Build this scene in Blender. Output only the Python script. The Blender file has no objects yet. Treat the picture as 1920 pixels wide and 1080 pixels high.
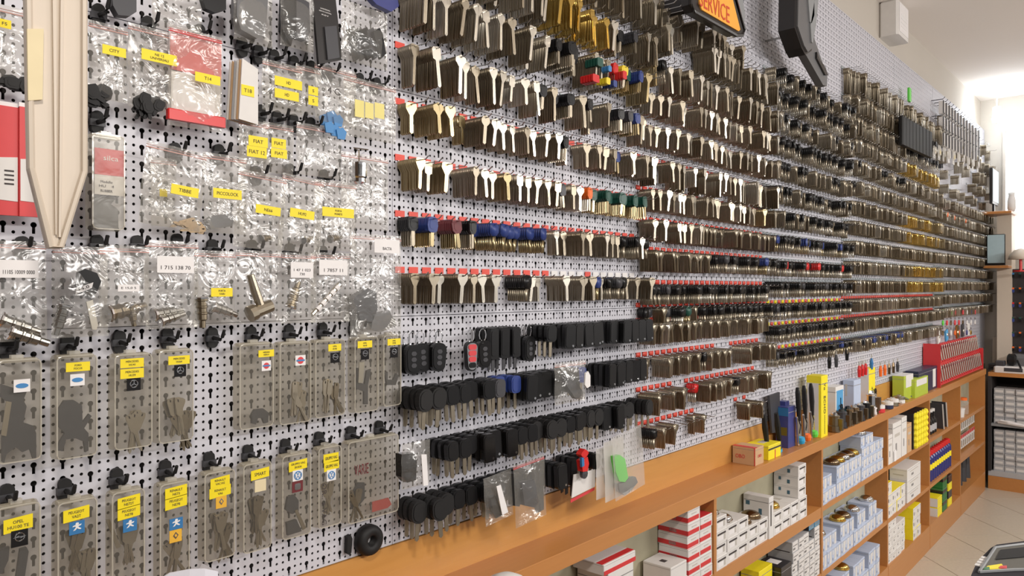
import bpy, math, random
import numpy as np
from mathutils import Vector, Matrix, noise
RN = random.Random(11)
W = 0.92                      # width of one pegboard panel (m)
F = 1400.0                    # focal length in pixels of a 1920 wide frame
TH = math.radians(41.5)       # angle between the view and the wall
EYE = 1.706 * W
D = 1.303 * W
FWD = Vector((math.cos(TH), math.sin(TH), 0)); RGT = Vector((math.sin(TH), -math.cos(TH), 0))
CAM = Vector((0, -D, EYE))
sc = bpy.context.scene
COL = sc.collection
# ------------------------------------------------------------------ camera, world, lights, exposure
cd = bpy.data.cameras.new('camera'); cam = bpy.data.objects.new('camera', cd); COL.objects.link(cam)
cd.sensor_width = 36; cd.lens = 36 * F / 1920; cd.clip_start = 0.02; cd.clip_end = 60
cam.location = CAM
cam.rotation_euler = (math.pi / 2, 0, TH - math.pi / 2)
sc.camera = cam
wd = bpy.data.worlds.new('world'); sc.world = wd; wd.use_nodes = True
bg = wd.node_tree.nodes['Background']; bg.inputs[0].default_value = (0.93, 0.90, 0.90, 1); bg.inputs[1].default_value = 0.34
vs = sc.view_settings; vs.view_transform = 'Standard'; vs.look = 'None'; vs.gamma = 1; vs.use_curve_mapping = False; vs.exposure = -0.08
def area(name, loc, rot, sx, sy, power, col):
    l = bpy.data.lights.new(name, 'AREA'); l.shape = 'RECTANGLE'; l.size = sx; l.size_y = sy; l.energy = power; l.color = col
    o = bpy.data.objects.new(name, l); COL.objects.link(o); o.location = loc; o.rotation_euler = rot; return o
area('ceiling_spot_light', (-0.25, -1.75, 2.85), (math.radians(42), 0, math.radians(-28)), 0.22, 0.22, 30, (1, .93, .84))
area('ceiling_tube_light', (1.3, -2.7, 2.35), (math.radians(48), 0, 0), 1.4, 0.16, 38, (1, .95, .90))
area('ceiling_tube_light', (3.7, -2.7, 2.3), (math.radians(45), 0, 0), 1.4, 0.16, 62, (1, .95, .90))
area('ceiling_tube_light', (5.9, -2.5, 2.35), (math.radians(52), 0, math.radians(-8)), 1.2, 0.16, 32, (1, .95, .90))
area('added_ceiling_fill', (3.6, -3.0, 2.3), (math.radians(180), 0, 0), 3.5, 0.3, 19, (1, .93, .90))  # upward fill added to brighten the ceiling, not a lamp of the shop
# ------------------------------------------------------------------ materials
MAT = {}
def nodes(name):
    m = bpy.data.materials.new(name); m.use_nodes = True; MAT[name] = m
    nt = m.node_tree; return m, nt, nt.nodes['Principled BSDF'], nt.nodes['Material Output']
def mat(name, col, rough=.5, metal=0, var=0.06, scale=40, bump=0, spec=.5, emit=0, coat=0):
    m, nt, b, out = nodes(name)
    b.inputs['Roughness'].default_value = rough; b.inputs['Metallic'].default_value = metal
    b.inputs['Specular IOR Level'].default_value = spec; b.inputs['Coat Weight'].default_value = coat
    tc = nt.nodes.new('ShaderNodeNewGeometry'); nz = nt.nodes.new('ShaderNodeTexNoise'); nz.inputs['Scale'].default_value = scale
    nt.links.new(tc.outputs['Position'], nz.inputs['Vector'])
    mx = nt.nodes.new('ShaderNodeMix'); mx.data_type = 'RGBA'
    mx.inputs[6].default_value = (*[c * (1 - var) for c in col], 1); mx.inputs[7].default_value = (*[min(1, c * (1 + var)) for c in col], 1)
    nt.links.new(nz.outputs['Fac'], mx.inputs[0]); nt.links.new(mx.outputs[2], b.inputs['Base Color'])
    if bump:
        bp = nt.nodes.new('ShaderNodeBump'); bp.inputs['Strength'].default_value = bump; bp.inputs['Distance'].default_value = .002
        nt.links.new(nz.outputs['Fac'], bp.inputs['Height']); nt.links.new(bp.outputs[0], b.inputs['Normal'])
    if emit:
        b.inputs['Emission Color'].default_value = (*col, 1); b.inputs['Emission Strength'].default_value = emit
    return m
def lin(r, g, b):
    return tuple(((c / 255) / 12.92 if c / 255 <= .04045 else ((c / 255 + .055) / 1.055) ** 2.4) for c in (r, g, b))
def film(name, alpha, tint, gl, rough, bumpscale, bumpstr, trc=(1, 1, 1)):
    m, nt, b, out = nodes(name); nt.nodes.remove(b)
    N = nt.nodes.new; L = nt.links.new
    tr = N('ShaderNodeBsdfTransparent'); tr.inputs[0].default_value = (*trc, 1); df = N('ShaderNodeBsdfDiffuse'); df.inputs[0].default_value = (*tint, 1)
    tl = N('ShaderNodeBsdfTranslucent'); tl.inputs[0].default_value = (*tint, 1)
    g = N('ShaderNodeBsdfGlossy'); g.inputs['Roughness'].default_value = rough; g.inputs[0].default_value = (1, 1, 1, 1)
    geo = N('ShaderNodeNewGeometry'); nz = N('ShaderNodeTexNoise'); nz.inputs['Scale'].default_value = bumpscale; nz.inputs['Distortion'].default_value = 1.2
    L(geo.outputs['Position'], nz.inputs['Vector'])
    bp = N('ShaderNodeBump'); bp.inputs['Strength'].default_value = bumpstr; bp.inputs['Distance'].default_value = .01
    L(nz.outputs['Fac'], bp.inputs['Height'])
    L(bp.outputs[0], g.inputs['Normal'])
    m0 = N('ShaderNodeMixShader'); m0.inputs[0].default_value = .35; L(df.outputs[0], m0.inputs[1]); L(tl.outputs[0], m0.inputs[2])
    m1 = N('ShaderNodeMixShader'); m1.inputs[0].default_value = alpha; L(tr.outputs[0], m1.inputs[1]); L(m0.outputs[0], m1.inputs[2])
    m2 = N('ShaderNodeMixShader'); m2.inputs[0].default_value = gl; L(m1.outputs[0], m2.inputs[1]); L(g.outputs[0], m2.inputs[2])
    L(m2.outputs[0], out.inputs[0]); return m
film('bag_film', .10, (.85, .84, .80), .07, .2, 30, .5, (.97, .965, .95))
film('frosted', .125, (.55, .51, .44), .03, .3, 30, .1, (.87, .855, .81))
film('frosted_bag', .24, (.8, .78, .74), .04, .25, 30, .2)
film('milky', .5, (.9, .88, .84), .04, .25, 30, .2)
film('case_rim', .5, (.78, .74, .64), .08, .2, 30, .1)
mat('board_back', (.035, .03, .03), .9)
mat('wall_paint', (.52, .48, .425), .85, var=.02, scale=4)
mat('back_paint', (.16, .11, .08), .8)
mat('plaster', (.34, .315, .22), .9, var=.25, scale=9, bump=.3)
mat('ceiling_paint', (.78, .73, .69), .9, var=.02, scale=2)
mat('floor_grout', (.16, .12, .09), .9)
mat('floor_tile', (.50, .44, .355), .35, var=.12, scale=60)
mat('nickel', (.40, .35, .27), .38, 1, var=.10, scale=120)
mat('nickel_dark', (.27, .225, .16), .38, 1, var=.15, scale=90)
mat('silver', (.62, .58, .50), .34, 1); mat('steel', (.42, .41, .38), .25, 1)
mat('brass', (.46, .37, .21), .30, 1, var=.1)
mat('gold', (.72, .50, .14), .22, 1)
mat('bronze', (.30, .22, .14), .25, 1)
mat('chrome', (.8, .8, .8), .1, 1)
mat('steel_wire', (.42, .41, .39), .25, 1)
mat('black_plastic', (.009, .009, .010), .34, spec=.35)
mat('black_gloss', (.010, .009, .009), .12)
mat('black_rubber', (.012, .0115, .012), .6, spec=.35)
mat('dark_grey', (.045, .045, .052), .45)
mat('grey_plastic', (.26, .27, .28), .45)
mat('blue_plastic', (.025, .05, .22), .45)
mat('maroon_plastic', (.14, .02, .025), .45)
mat('green_plastic', (.01, .075, .055), .45)
mat('orange_plastic', (.85, .16, .02), .4)
mat('red_plastic', (.62, .02, .02), .35)
mat('yellow_plastic', (.8, .62, .03), .4)
mat('lime_plastic', (.12, .62, .07), .4)
mat('label_red', (.72, .075, .05), .5)
mat('label_yellow', (.85, .68, .01), .5)
mat('label_white', (.78, .76, .76), .6)
mat('label_clear', (.36, .40, .42), .3)
mat('print_dark', (.05, .04, .04), .7)
mat('print_olive', (.16, .12, .01), .7)
mat('print_blue', (.05, .22, .50), .5)
mat('print_red', (.62, .05, .06), .5)
mat('logo_blue', (.03, .17, .40), .5)
mat('logo_amber', (.75, .42, .04), .5)
mat('cream_plastic', (.60, .52, .43), .45, var=.02)
mat('tape', (.72, .62, .40), .8)
mat('paper_white', (.76, .76, .84), .6, var=.02)
mat('card_white', (.70, .68, .66), .6, var=.04)
mat('card_blue', (.46, .53, .68), .6, var=.04)
mat('card_grey', (.42, .42, .43), .55)
mat('card_red', (.60, .035, .04), .45)
mat('card_yellow', (.88, .74, .02), .45)
mat('card_brown', (.56, .36, .20), .7)
mat('card_black', (.02, .018, .022), .3)
mat('card_navy', (.025, .03, .07), .35)
mat('card_lime', (.42, .52, .05), .45)
mat('card_green', (.02, .16, .04), .4)
mat('sign_orange', (.95, .43, .05), .4)
mat('sign_letter', (.62, .06, .02), .5)
mat('sign_dark', (.02, .018, .018), .3)
mat('sign_side', (.10, .015, .012), .4)
mat('knife_grey', (.13, .13, .135), .4)
mat('teal_plastic', (.03, .35, .62), .4)
mat('purple_blue', (.05, .06, .22), .35)
mat('screen_blue', (.42, .55, .60), .3)
mat('window_light', (1, 1, 1), .5, emit=2.4)
mat('lamp_glow', (.92, .97, 1), .5, emit=60)
mat('spray_blue', (.02, .025, .16), .3)
# laminate wood
def wood(name, c1, c2, rough):
    m, nt, b, out = nodes(name); N = nt.nodes.new; L = nt.links.new
    geo = N('ShaderNodeNewGeometry'); mp = N('ShaderNodeMapping'); mp.inputs['Scale'].default_value = (1.2, 25, 25)
    nz = N('ShaderNodeTexNoise'); nz.inputs['Scale'].default_value = 3; nz.inputs['Detail'].default_value = 6; nz.inputs['Distortion'].default_value = .6
    L(geo.outputs['Position'], mp.inputs[0]); L(mp.outputs[0], nz.inputs['Vector'])
    mx = N('ShaderNodeMix'); mx.data_type = 'RGBA'; mx.inputs[6].default_value = (*c1, 1); mx.inputs[7].default_value = (*c2, 1)
    L(nz.outputs['Fac'], mx.inputs[0]); L(mx.outputs[2], b.inputs['Base Color']); b.inputs['Roughness'].default_value = rough
wood('laminate', (.50, .235, .058), (.60, .30, .085), .30)
wood('laminate_edge', (.44, .185, .052), (.52, .225, .068), .33)
# perforated steel: round holes and keyholes open onto an added dark sheet standing for shade
PH = W / 25; PV = .508 * W / 18; Z0 = EYE - .572 * W; X0 = 1.07 * W
def pegboard_material():
    m, nt, b, out = nodes('perforated_steel'); N = nt.nodes.new; L = nt.links.new
    def M(op, a, c=None):
        n = N('ShaderNodeMath'); n.operation = op
        for i, v in enumerate((a, c)):
            if v is None: continue
            if isinstance(v, (int, float)): n.inputs[i].default_value = v
            else: L(v, n.inputs[i])
        return n.outputs[0]
    geo = N('ShaderNodeNewGeometry'); sp = N('ShaderNodeSeparateXYZ'); L(geo.outputs['Position'], sp.inputs[0])
    u = M('DIVIDE', M('SUBTRACT', sp.outputs[0], X0 - 40 * W), PH); v = M('DIVIDE', M('SUBTRACT', sp.outputs[2], Z0 - 4 * .508 * W), PV)
    fu = M('SUBTRACT', M('FRACT', u), .5)                       # 0 on a keyhole column
    du3 = M('MULTIPLY', M('SUBTRACT', M('FRACT', M('MULTIPLY', u, 3)), .5), PH / 3)
    dv2 = M('MULTIPLY', M('SUBTRACT', M('FRACT', M('MULTIPLY', v, 2)), .5), PV / 2)
    small = M('LESS_THAN', M('SQRT', M('ADD', M('MULTIPLY', du3, du3), M('MULTIPLY', dv2, dv2))), .0023)
    small = M('MULTIPLY', small, M('GREATER_THAN', M('ABSOLUTE', fu), 1 / 6))
    du = M('MULTIPLY', fu, PH); dv = M('MULTIPLY', M('SUBTRACT', M('FRACT', v), .68), PV)
    head = M('LESS_THAN', M('SQRT', M('ADD', M('MULTIPLY', du, du), M('MULTIPLY', dv, dv))), .0040)
    slot = M('MULTIPLY', M('LESS_THAN', M('ABSOLUTE', du), .0020), M('MULTIPLY', M('LESS_THAN', dv, 0), M('GREATER_THAN', dv, -.0125)))
    mask = M('MAXIMUM', small, M('MAXIMUM', head, slot))
    b.inputs['Base Color'].default_value = (.57, .57, .625, 1); b.inputs['Roughness'].default_value = .45
    tr = N('ShaderNodeBsdfTransparent'); mx = N('ShaderNodeMixShader')
    L(mask, mx.inputs[0]); L(b.outputs[0], mx.inputs[1]); L(tr.outputs[0], mx.inputs[2]); L(mx.outputs[0], out.inputs[0])
pegboard_material()
# ------------------------------------------------------------------ geometry helpers
def ray(px, py):
    return FWD + RGT * ((px - 960) / F) + Vector((0, 0, 1)) * ((540 - py) / F)
def at(px, py, off=0.0):
    d = ray(px, py); s = (-off + D) / d.y; return CAM + d * s
def atx(px, py, X):
    d = ray(px, py); s = X / d.x; return CAM + d * s
def X(px, off=0.0): return at(px, 540, off).x
def Zc(px, py, off=0.0): return at(px, py, off).z
class MB:
    def __init__(s): s.v = []; s.f = []; s.m = []
    def add(s, vs, fs, m=0):
        o = len(s.v); s.v += [tuple(p) for p in vs]; s.f += [tuple(i + o for i in f) for f in fs]; s.m += [m] * len(fs); return s
    def box(s, x0, x1, y0, y1, z0, z1, m=0):
        vs = [(x0, y0, z0), (x1, y0, z0), (x1, y1, z0), (x0, y1, z0), (x0, y0, z1), (x1, y0, z1), (x1, y1, z1), (x0, y1, z1)]
        return s.add(vs, [(0, 3, 2, 1), (4, 5, 6, 7), (0, 1, 5, 4), (1, 2, 6, 5), (2, 3, 7, 6), (3, 0, 4, 7)], m)
    def bbox(s, x0, x1, y0, y1, z0, z1, m=0, r=.0015):
        # box with chamfered upright and top edges
        r = min(r, (x1 - x0) / 3, (y1 - y0) / 3)
        ol = [(x0 + r, y0), (x1 - r, y0), (x1, y0 + r), (x1, y1 - r), (x1 - r, y1), (x0 + r, y1), (x0, y1 - r), (x0, y0 + r)]
        n = 8; cx, cy = (x0 + x1) / 2, (y0 + y1) / 2; k = 1 - 2 * r / max(x1 - x0, 1e-6); k2 = 1 - 2 * r / max(y1 - y0, 1e-6)
        vs = [(a, b_, z0) for a, b_ in ol] + [(a, b_, z1 - r) for a, b_ in ol] + [(cx + (a - cx) * k, cy + (b_ - cy) * k2, z1) for a, b_ in ol]
        fs = [tuple(range(n - 1, -1, -1)), tuple(range(2 * n, 3 * n))]
        for i in range(n):
            j = (i + 1) % n; fs += [(i, j, n + j, n + i), (n + i, n + j, 2 * n + j, 2 * n + i)]
        return s.add(vs, fs, m)
    def prism(s, ol, y0, y1, m=0, msd=None):
        n = len(ol); a = sum(ol[i][0] * ol[(i + 1) % n][1] - ol[(i + 1) % n][0] * ol[i][1] for i in range(n))
        if a < 0: ol = ol[::-1]
        vs = [(p[0], y0, p[1]) for p in ol] + [(p[0], y1, p[1]) for p in ol]
        s.add(vs, [tuple(range(n)), tuple(range(2 * n - 1, n - 1, -1))], m)
        o = len(s.v) - 2 * n
        for i in range(n):
            j = (i + 1) % n; s.f.append((o + i, o + n + i, o + n + j, o + j)); s.m.append(m if msd is None else msd)
        return s
    def quad(s, x0, x1, z0, z1, y, m=0, sh=0.0):
        return s.add([(x0, y, z0), (x1, y, z0 + sh), (x1, y, z1 + sh), (x0, y, z1)], [(0, 1, 2, 3)], m)
    def tube(s, pts, r, n=6, m=0):
        pts = [Vector(p) for p in pts]; rings = []
        for i, p in enumerate(pts):
            t = (pts[min(i + 1, len(pts) - 1)] - pts[max(i - 1, 0)]).normalized()
            a = t.orthogonal().normalized(); b_ = t.cross(a)
            rr = r[i] if isinstance(r, (list, tuple)) else r
            rings.append([p + a * rr * math.cos(2 * math.pi * k / n) + b_ * rr * math.sin(2 * math.pi * k / n) for k in range(n)])
        fs = [tuple(range(n - 1, -1, -1)), tuple(range((len(pts) - 1) * n, len(pts) * n))]
        for i in range(len(pts) - 1):
            for k in range(n):
                q = (k + 1) % n; fs.append((i * n + k, i * n + q, (i + 1) * n + q, (i + 1) * n + k))
        return s.add([v for rg in rings for v in rg], fs, m)
    def lathe(s, prof, n=16, c=(0, 0, 0), axis='z', m=0):
        vs = []
        for r, h in prof:
            for k in range(n):
                a = 2 * math.pi * k / n; x, y = r * math.cos(a), r * math.sin(a)
                p = {'z': (x, y, h), 'y': (x, h, -y), 'x': (h, x, y)}[axis]
                vs.append((p[0] + c[0], p[1] + c[1], p[2] + c[2]))
        fs = [tuple(range(n - 1, -1, -1)), tuple(range((len(prof) - 1) * n, len(prof) * n))]
        for i in range(len(prof) - 1):
            for k in range(n):
                q = (k + 1) % n; fs.append((i * n + k, i * n + q, (i + 1) * n + q, (i + 1) * n + k))
        return s.add(vs, fs, m)
    def mesh(s, name, mats, smooth=False):
        me = bpy.data.meshes.new(name); me.from_pydata(s.v, [], s.f)
        for k in ([mats] if isinstance(mats, str) else mats): me.materials.append(MAT[k])
        me.polygons.foreach_set('material_index', s.m)
        if smooth: me.polygons.foreach_set('use_smooth', [True] * len(s.f))
        me.update(); return me
    def build(s, name, mats, parent=None, loc=(0, 0, 0), smooth=False):
        return mobj(name, s.mesh(name, mats, smooth), parent, loc)
def mobj(name, me, parent=None, loc=(0, 0, 0), rot=None):
    o = bpy.data.objects.new(name, me); COL.objects.link(o); o.location = loc
    if rot: o.rotation_euler = rot
    if parent: o.parent = parent
    return o
def tag(o, label, cat, group=None):
    o['label'] = label; o['category'] = cat
    if group: o['group'] = group
    return o
def thing(name, label, cat, loc=(0, 0, 0), group=None, rot=None):
    o = bpy.data.objects.new(name, None); COL.objects.link(o); o.location = loc; o.empty_display_size = .02
    if rot: o.rotation_euler = rot
    return tag(o, label, cat, group)
KIDS = {}
def dup(root, loc, rot=None, label=None, group=None, swap=None):
    r = root.copy(); COL.objects.link(r); r.location = loc
    if rot is not None: r.rotation_euler = rot
    if label: r['label'] = label
    if group: r['group'] = group
    if root.name not in KIDS: KIDS[root.name] = [(c, list(c.children)) for c in root.children]
    for ch, gg in KIDS[root.name]:
        c = ch.copy(); COL.objects.link(c); c.parent = r
        if swap and c.data and c.data.name.split('.')[0] in swap: c.data = swap[c.data.name.split('.')[0]]
        for g in gg:
            d = g.copy(); COL.objects.link(d); d.parent = c
    return r
ORD = ['first', 'second', 'third', 'fourth', 'fifth', 'sixth', 'seventh', 'eighth', 'ninth', 'tenth', 'eleventh', 'twelfth', 'thirteenth', 'fourteenth', 'fifteenth', 'sixteenth',
       'seventeenth', 'eighteenth', 'nineteenth', 'twentieth', 'twenty-first', 'twenty-second', 'twenty-third', 'twenty-fourth', 'twenty-fifth']
FACE = {'front': Matrix(((1, 0, 0), (0, 0, -1), (0, 1, 0))), 'side': Matrix(((0, 0, -1), (-1, 0, 0), (0, 1, 0))),
        'down': Matrix(((0, 1, 0), (0, 0, -1), (-1, 0, 0)))}
TXT = {}
def text(parent, s, c, w, h, material='print_dark', face='front', rot=0, name='lettering', skew=0):
    key = (s, material)
    if key not in TXT:
        cu = bpy.data.curves.new('t', 'FONT'); cu.body = s; cu.size = 1; cu.align_x = 'CENTER'; cu.align_y = 'CENTER'; cu.resolution_u = 2; cu.extrude = .01
        o = bpy.data.objects.new('t', cu); COL.objects.link(o); bpy.context.view_layer.update()
        me = bpy.data.meshes.new_from_object(o.evaluated_get(bpy.context.evaluated_depsgraph_get()))
        bpy.data.objects.remove(o)
        vv = np.zeros(len(me.vertices) * 3); me.vertices.foreach_get('co', vv); vv = vv.reshape(-1, 3)
        mn, mx = vv.min(0), vv.max(0); ctr = (mn + mx) / 2; vv[:, :2] = (vv[:, :2] - ctr[:2]) / (mx - mn)[:2]
        me.vertices.foreach_set('co', vv.ravel()); me.name = 'lettering'; me.materials.clear(); me.materials.append(MAT[material]); TXT[key] = me
    o = bpy.data.objects.new(name, TXT[key]); COL.objects.link(o); o.parent = parent
    sk = Matrix(((1, 0, 0), (math.tan(skew), 1, 0), (0, 0, 1)))
    o.matrix_local = Matrix.Translation(c) @ (FACE[face] @ Matrix.Rotation(rot, 3, 'Z') @ sk @ Matrix.Diagonal((w, h, .02))).to_4x4()
    return o
# ------------------------------------------------------------------ the setting
def struct(name, mb, mats, parent=None, smooth=False):
    o = mb.build(name, mats, parent, smooth=smooth)
    if parent is None: o['kind'] = 'structure'
    return o
XE = 8.1 * W
HC = EYE + 1.60          # ceiling height
YR = -4.2
XL = -2.2
wl = struct('wall_left', MB().box(XL, XE, .034, .16, 0, HC), 'wall_paint')
struct('plaster_strip', MB().box(XL, XE, .003, .033, 0, EYE - .70 * W), 'plaster', wl)
struct('hole_shade_sheet', MB().box(XL + .8, XE, .022, .033, Z0, Z0 + 4 * .508 * W), 'board_back', wl)  # near-black sheet added to stand in for the unlit hollow behind the holes
for n in range(-2, 7):
    for r in range(4):
        xa = X0 + n * W + .0007; xb = xa + W - .0014; za = Z0 + r * .508 * W + .0007; zb = za + .508 * W - .0014
        m = MB().box(xa, xb, 0, .0012, za, zb)
        for q in (xa, xb - .0012): m.box(q, q + .0012, .0012, .018, za, zb)
        for q in (za, zb - .0012): m.box(xa, xb, .0012, .018, q, q + .0012)
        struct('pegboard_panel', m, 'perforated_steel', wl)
struct('ceiling', MB().box(XL, XE + .16, YR, .16, HC, HC + .1), 'ceiling_paint')
struct('wall_back', MB().box(XL - .1, XL, YR, .16, 0, HC), 'back_paint')  # unseen wall, added dark so the sides of the key stacks stay dim
we = struct('wall_end', MB().box(XE, XE + .14, YR, .16, 0, HC), 'wall_paint')
fl = struct('floor', MB().box(XL, XE + .14, YR, .16, -.05, -.004), 'floor_grout')
T = .392
e1 = Vector((1, 1, 0)).normalized(); e2 = Vector((1, -1, 0)).normalized()
def floor_pt(px, py):
    d = ray(px, py); return CAM + d * (EYE / -d.z)
u0 = floor_pt(1855, 984).dot(e2) % T; v0 = floor_pt(1825, 1048.5).dot(e1) % T
tile_me = None
g = .0018; tb = MB()
def diamond(mb, u, v):
    c = [e2 * (u + a) + e1 * (v + b_) for a, b_ in ((g, g), (T - g, g), (T - g, T - g), (g, T - g))]
    return c
c0 = diamond(None, 0, 0); cc = sum(c0, Vector()) / 4
base = [p - cc for p in c0]; tb.add([(*p.xy, -.0035) for p in base] + [(*(p * .997).xy, 0) for p in base], [(3, 2, 1, 0), (4, 5, 6, 7)] + [(i, (i + 1) % 4, 4 + (i + 1) % 4, 4 + i) for i in range(4)])
tile_me = tb.mesh('floor_tile', 'floor_tile')
import itertools
for iu, iv in itertools.product(range(2, 26), range(0, 20)):
    c = e2 * (u0 + iu * T) + e1 * (v0 + iv * T) + cc
    if 3.2 < c.x < XE - .1 and -3.2 < c.y < .165: mobj('tile', tile_me, fl, (c.x, c.y, 0))
# apron, ledge, cabinets
LZ = EYE - .684 * W; OFF = .12 * W; LB = EYE - .728 * W
struct('trim_1', MB().box(XL, XE - .62, -.004, .003, LZ, Z0 - .001), 'laminate')['label'] = 'wood apron under the pegboards'
led = tag(MB().bbox(XL, 7.40 * W, -OFF, .003, LB, LZ, r=.0012).build('wooden_ledge', 'laminate_edge'), 'long orange wood ledge running under the pegboards', 'shelf')
S1 = EYE - .99 * W; S2 = EYE - 1.29 * W; PT = EYE - 1.55 * W
UP = [-.75, .3, 1.35, 2.406, 3.461, 4.50, 5.455, 6.40, 7.385]
cabn = ['far left of the picture', 'left of the picture', 'red striped boxes', 'white lock boxes', 'pale blue boxes', 'yellow and white boxes', 'spray cans', 'hanging key packs']
for i in range(len(UP) - 1):
    a, b_ = UP[i] * W, UP[i + 1] * W; th = .018
    t = thing('shelf_cabinet', 'shallow open wooden cabinet unit holding the ' + cabn[i] if i > 1 else 'shallow wooden cabinet unit, ' + cabn[i], 'cabinet', (a, 0, 0), 'cabinet units under the ledge')
    MB().box(0, th / 2, -OFF + .004, .003, .0, LB - .0005).build('side_panel', 'laminate_edge', t)
    MB().box(b_ - a - th / 2, b_ - a - .0004, -OFF + .004, .003, .0, LB - .0005).build('side_panel', 'laminate_edge', t)
    for z in ((S1, S2) if i > 1 else (S1,)):
        MB().box(th / 2, b_ - a - th / 2, -OFF + .005, .003, z - .045 if i == 3 else z - .022, z).build('shelf', 'laminate_edge', t)
    MB().box(th / 2, b_ - a - th / 2, -OFF + .003, .003, .0, PT).build('plinth', 'laminate_edge', t)
# window, far light
wy0, wy1 = atx(1886, 300, XE).y, atx(1990, 300, XE).y
struct('window_1', MB().box(XE - .012, XE - .001, wy1, wy0, atx(1900, 470, XE).z, atx(1900, 250, XE).z), 'window_light')
struct('window_frame', MB().box(XE - .03, XE - .001, wy0, wy0 + .02, atx(1900, 475, XE).z, atx(1900, 245, XE).z).box(XE - .03, XE - .001, wy1, wy0, atx(1900, 478, XE).z - .02, atx(1900, 471, XE).z), 'wall_paint', bpy.data.objects['window_1'])
lp = atx(1869, 222, 7.1)
t = thing('spot_lamp', 'glaring white spot lamp high up at the far end of the wall', 'lamp', lp)
MB().lathe([(.001, -.03), (.028, -.028), (.035, .0), (.028, .028), (.001, .03)], 14, axis='z').build('bulb', 'lamp_glow', t)
MB().lathe([(.02, .03), (.03, .032), (.03, .09), (.012, .10)], 14).tube([(0, 0, .1), (.0, .0, HC - lp.z)], .006).build('lamp_holder', 'card_white', t)
pl = bpy.data.lights.new('far_lamp_light', 'POINT'); pl.energy = 8; pl.color = (.85, .93, 1); pl.shadow_soft_size = .05
po = bpy.data.objects.new('far_lamp_light', pl); COL.objects.link(po); po.location = (lp.x - .1, lp.y - .1, lp.z)
# alarm siren
p0 = at(1650, 18, .0); p1 = at(1690, 40, .0)
t = thing('alarm_siren', 'small white plastic siren box high on the wall above the pegboard', 'siren', (p0.x + .1, 0.034, p0.z - .02))
MB().bbox(0, .22, -.10, 0, -.10, .10, r=.012).build('housing', 'card_white', t)
m = MB().bbox(.02, .20, -.103, -.100, -.08, .08, r=.002)
for k in range(4): m.box(.05, .17, -.1045, -.103, -.05 + k * .022, -.044 + k * .022)
m.build('cover', 'label_white', t)
# ------------------------------------------------------------------ keys and hooks
class Mass:
    def __init__(s): s.V = []; s.L = []; s.C = []; s.M = []; s.n = 0
    def put(s, tm, R3, t, mm):
        s.V.append(tm[0] @ R3.T + t); s.L.append(tm[1] + s.n); s.C.append(tm[2]); s.M.append(np.array(mm)[tm[3]]); s.n += len(tm[0])
    def build(s, name, mats):
        V = np.concatenate(s.V); Lp = np.concatenate(s.L); C = np.concatenate(s.C); M = np.concatenate(s.M)
        me = bpy.data.meshes.new(name); me.vertices.add(len(V)); me.vertices.foreach_set('co', V.ravel().astype(np.float32))
        me.loops.add(len(Lp)); me.loops.foreach_set('vertex_index', Lp.astype(np.int32)); me.polygons.add(len(C))
        st = np.concatenate(([0], np.cumsum(C)[:-1])); me.polygons.foreach_set('loop_start', st.astype(np.int32)); me.polygons.foreach_set('loop_total', C.astype(np.int32))
        for k in mats: me.materials.append(MAT[k])
        me.polygons.foreach_set('material_index', M.astype(np.int32)); me.update(calc_edges=True); me.validate()
        return mobj(name, me)
def tmpl(mb):
    return (np.array(mb.v, float), np.concatenate([np.array(f) for f in mb.f]), np.array([len(f) for f in mb.f]), np.array(mb.m))
def arc(cx, cz, r, a0, a1, n, sx=1):
    return [(cx + sx * r * math.cos(math.radians(a0 + (a1 - a0) * i / n)), cz + r * math.sin(math.radians(a0 + (a1 - a0) * i / n))) for i in range(n + 1)]
def blade(L, w=.0040, z=-.017):
    return [(w, z), (w, -L + .004), (.0008, -L), (-w, -L + .003), (-w, z)]
def kol(kind, L=.058, lo=False):
    if kind == 0: h = arc(0, -.0055, .0112, 235, -55, 6 if lo else 12)                       # round bow, clockwise
    elif kind == 1: h = [(-.0052, -.0185), (-.0125, -.006), (-.0120, .0035), (-.007, .0055), (.007, .0055), (.0120, .0035), (.0125, -.006), (.0052, -.0185)]
    elif kind == 2: h = [(-.0055, -.018), (-.0085, -.013), (-.0125, -.009), (-.0125, .0), (-.005, .0035), (0, .0065), (.005, .0035), (.0125, .0), (.0125, -.009), (.0085, -.013), (.0055, -.018)]
    else: h = [(-.0045, -.022), (-.0100, -.019), (-.0105, .001), (-.007, .005), (.007, .005), (.0105, .001), (.0100, -.019), (.0045, -.022)]
    return h + blade(L, z={0: -.0175, 1: -.020, 2: -.0195, 3: -.0235}[kind])
def key_mb(kind, L=.058, t=.0022, lo=False, hole=True):
    ol = kol(kind, L, lo); m = MB()
    if hole and not lo:
        n = 6; ho = [(.0022 * math.cos(2 * math.pi * i / n + math.pi / 2), .0012 + .0022 * math.sin(2 * math.pi * i / n + math.pi / 2)) for i in range(n)]
        top = max(range(len(ol)), key=lambda i: ol[i][1] - abs(ol[i][0]) * .1)
        ol2 = ol[top:] + ol[:top]                                # clockwise outline starting above the hole
        ring = ol2 + [ol2[0]] + [ho[0]] + [ho[n - i] if i else ho[0] for i in range(1, n)] + [ho[0]]
        m.prism(ring, -t / 2, t / 2)
        m.box(-.0006, .0014, -t / 2 - .0005, -t / 2 + .0001, -L + .007, -.024)
    else: m.prism(ol, -t / 2, t / 2)
    return m
def head_ol(kind):
    if kind == 0: return [(-.006, -.024), (-.012, -.017), (-.0125, -.002), (-.009, .005), (.009, .005), (.0125, -.002), (.012, -.017), (.006, -.024)]
    return [(-.005, -.026), (-.011, -.023), (-.0135, -.012), (-.0115, .002), (-.005, .006), (.005, .006), (.0115, .002), (.0135, -.012), (.011, -.023), (.005, -.026)]
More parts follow.
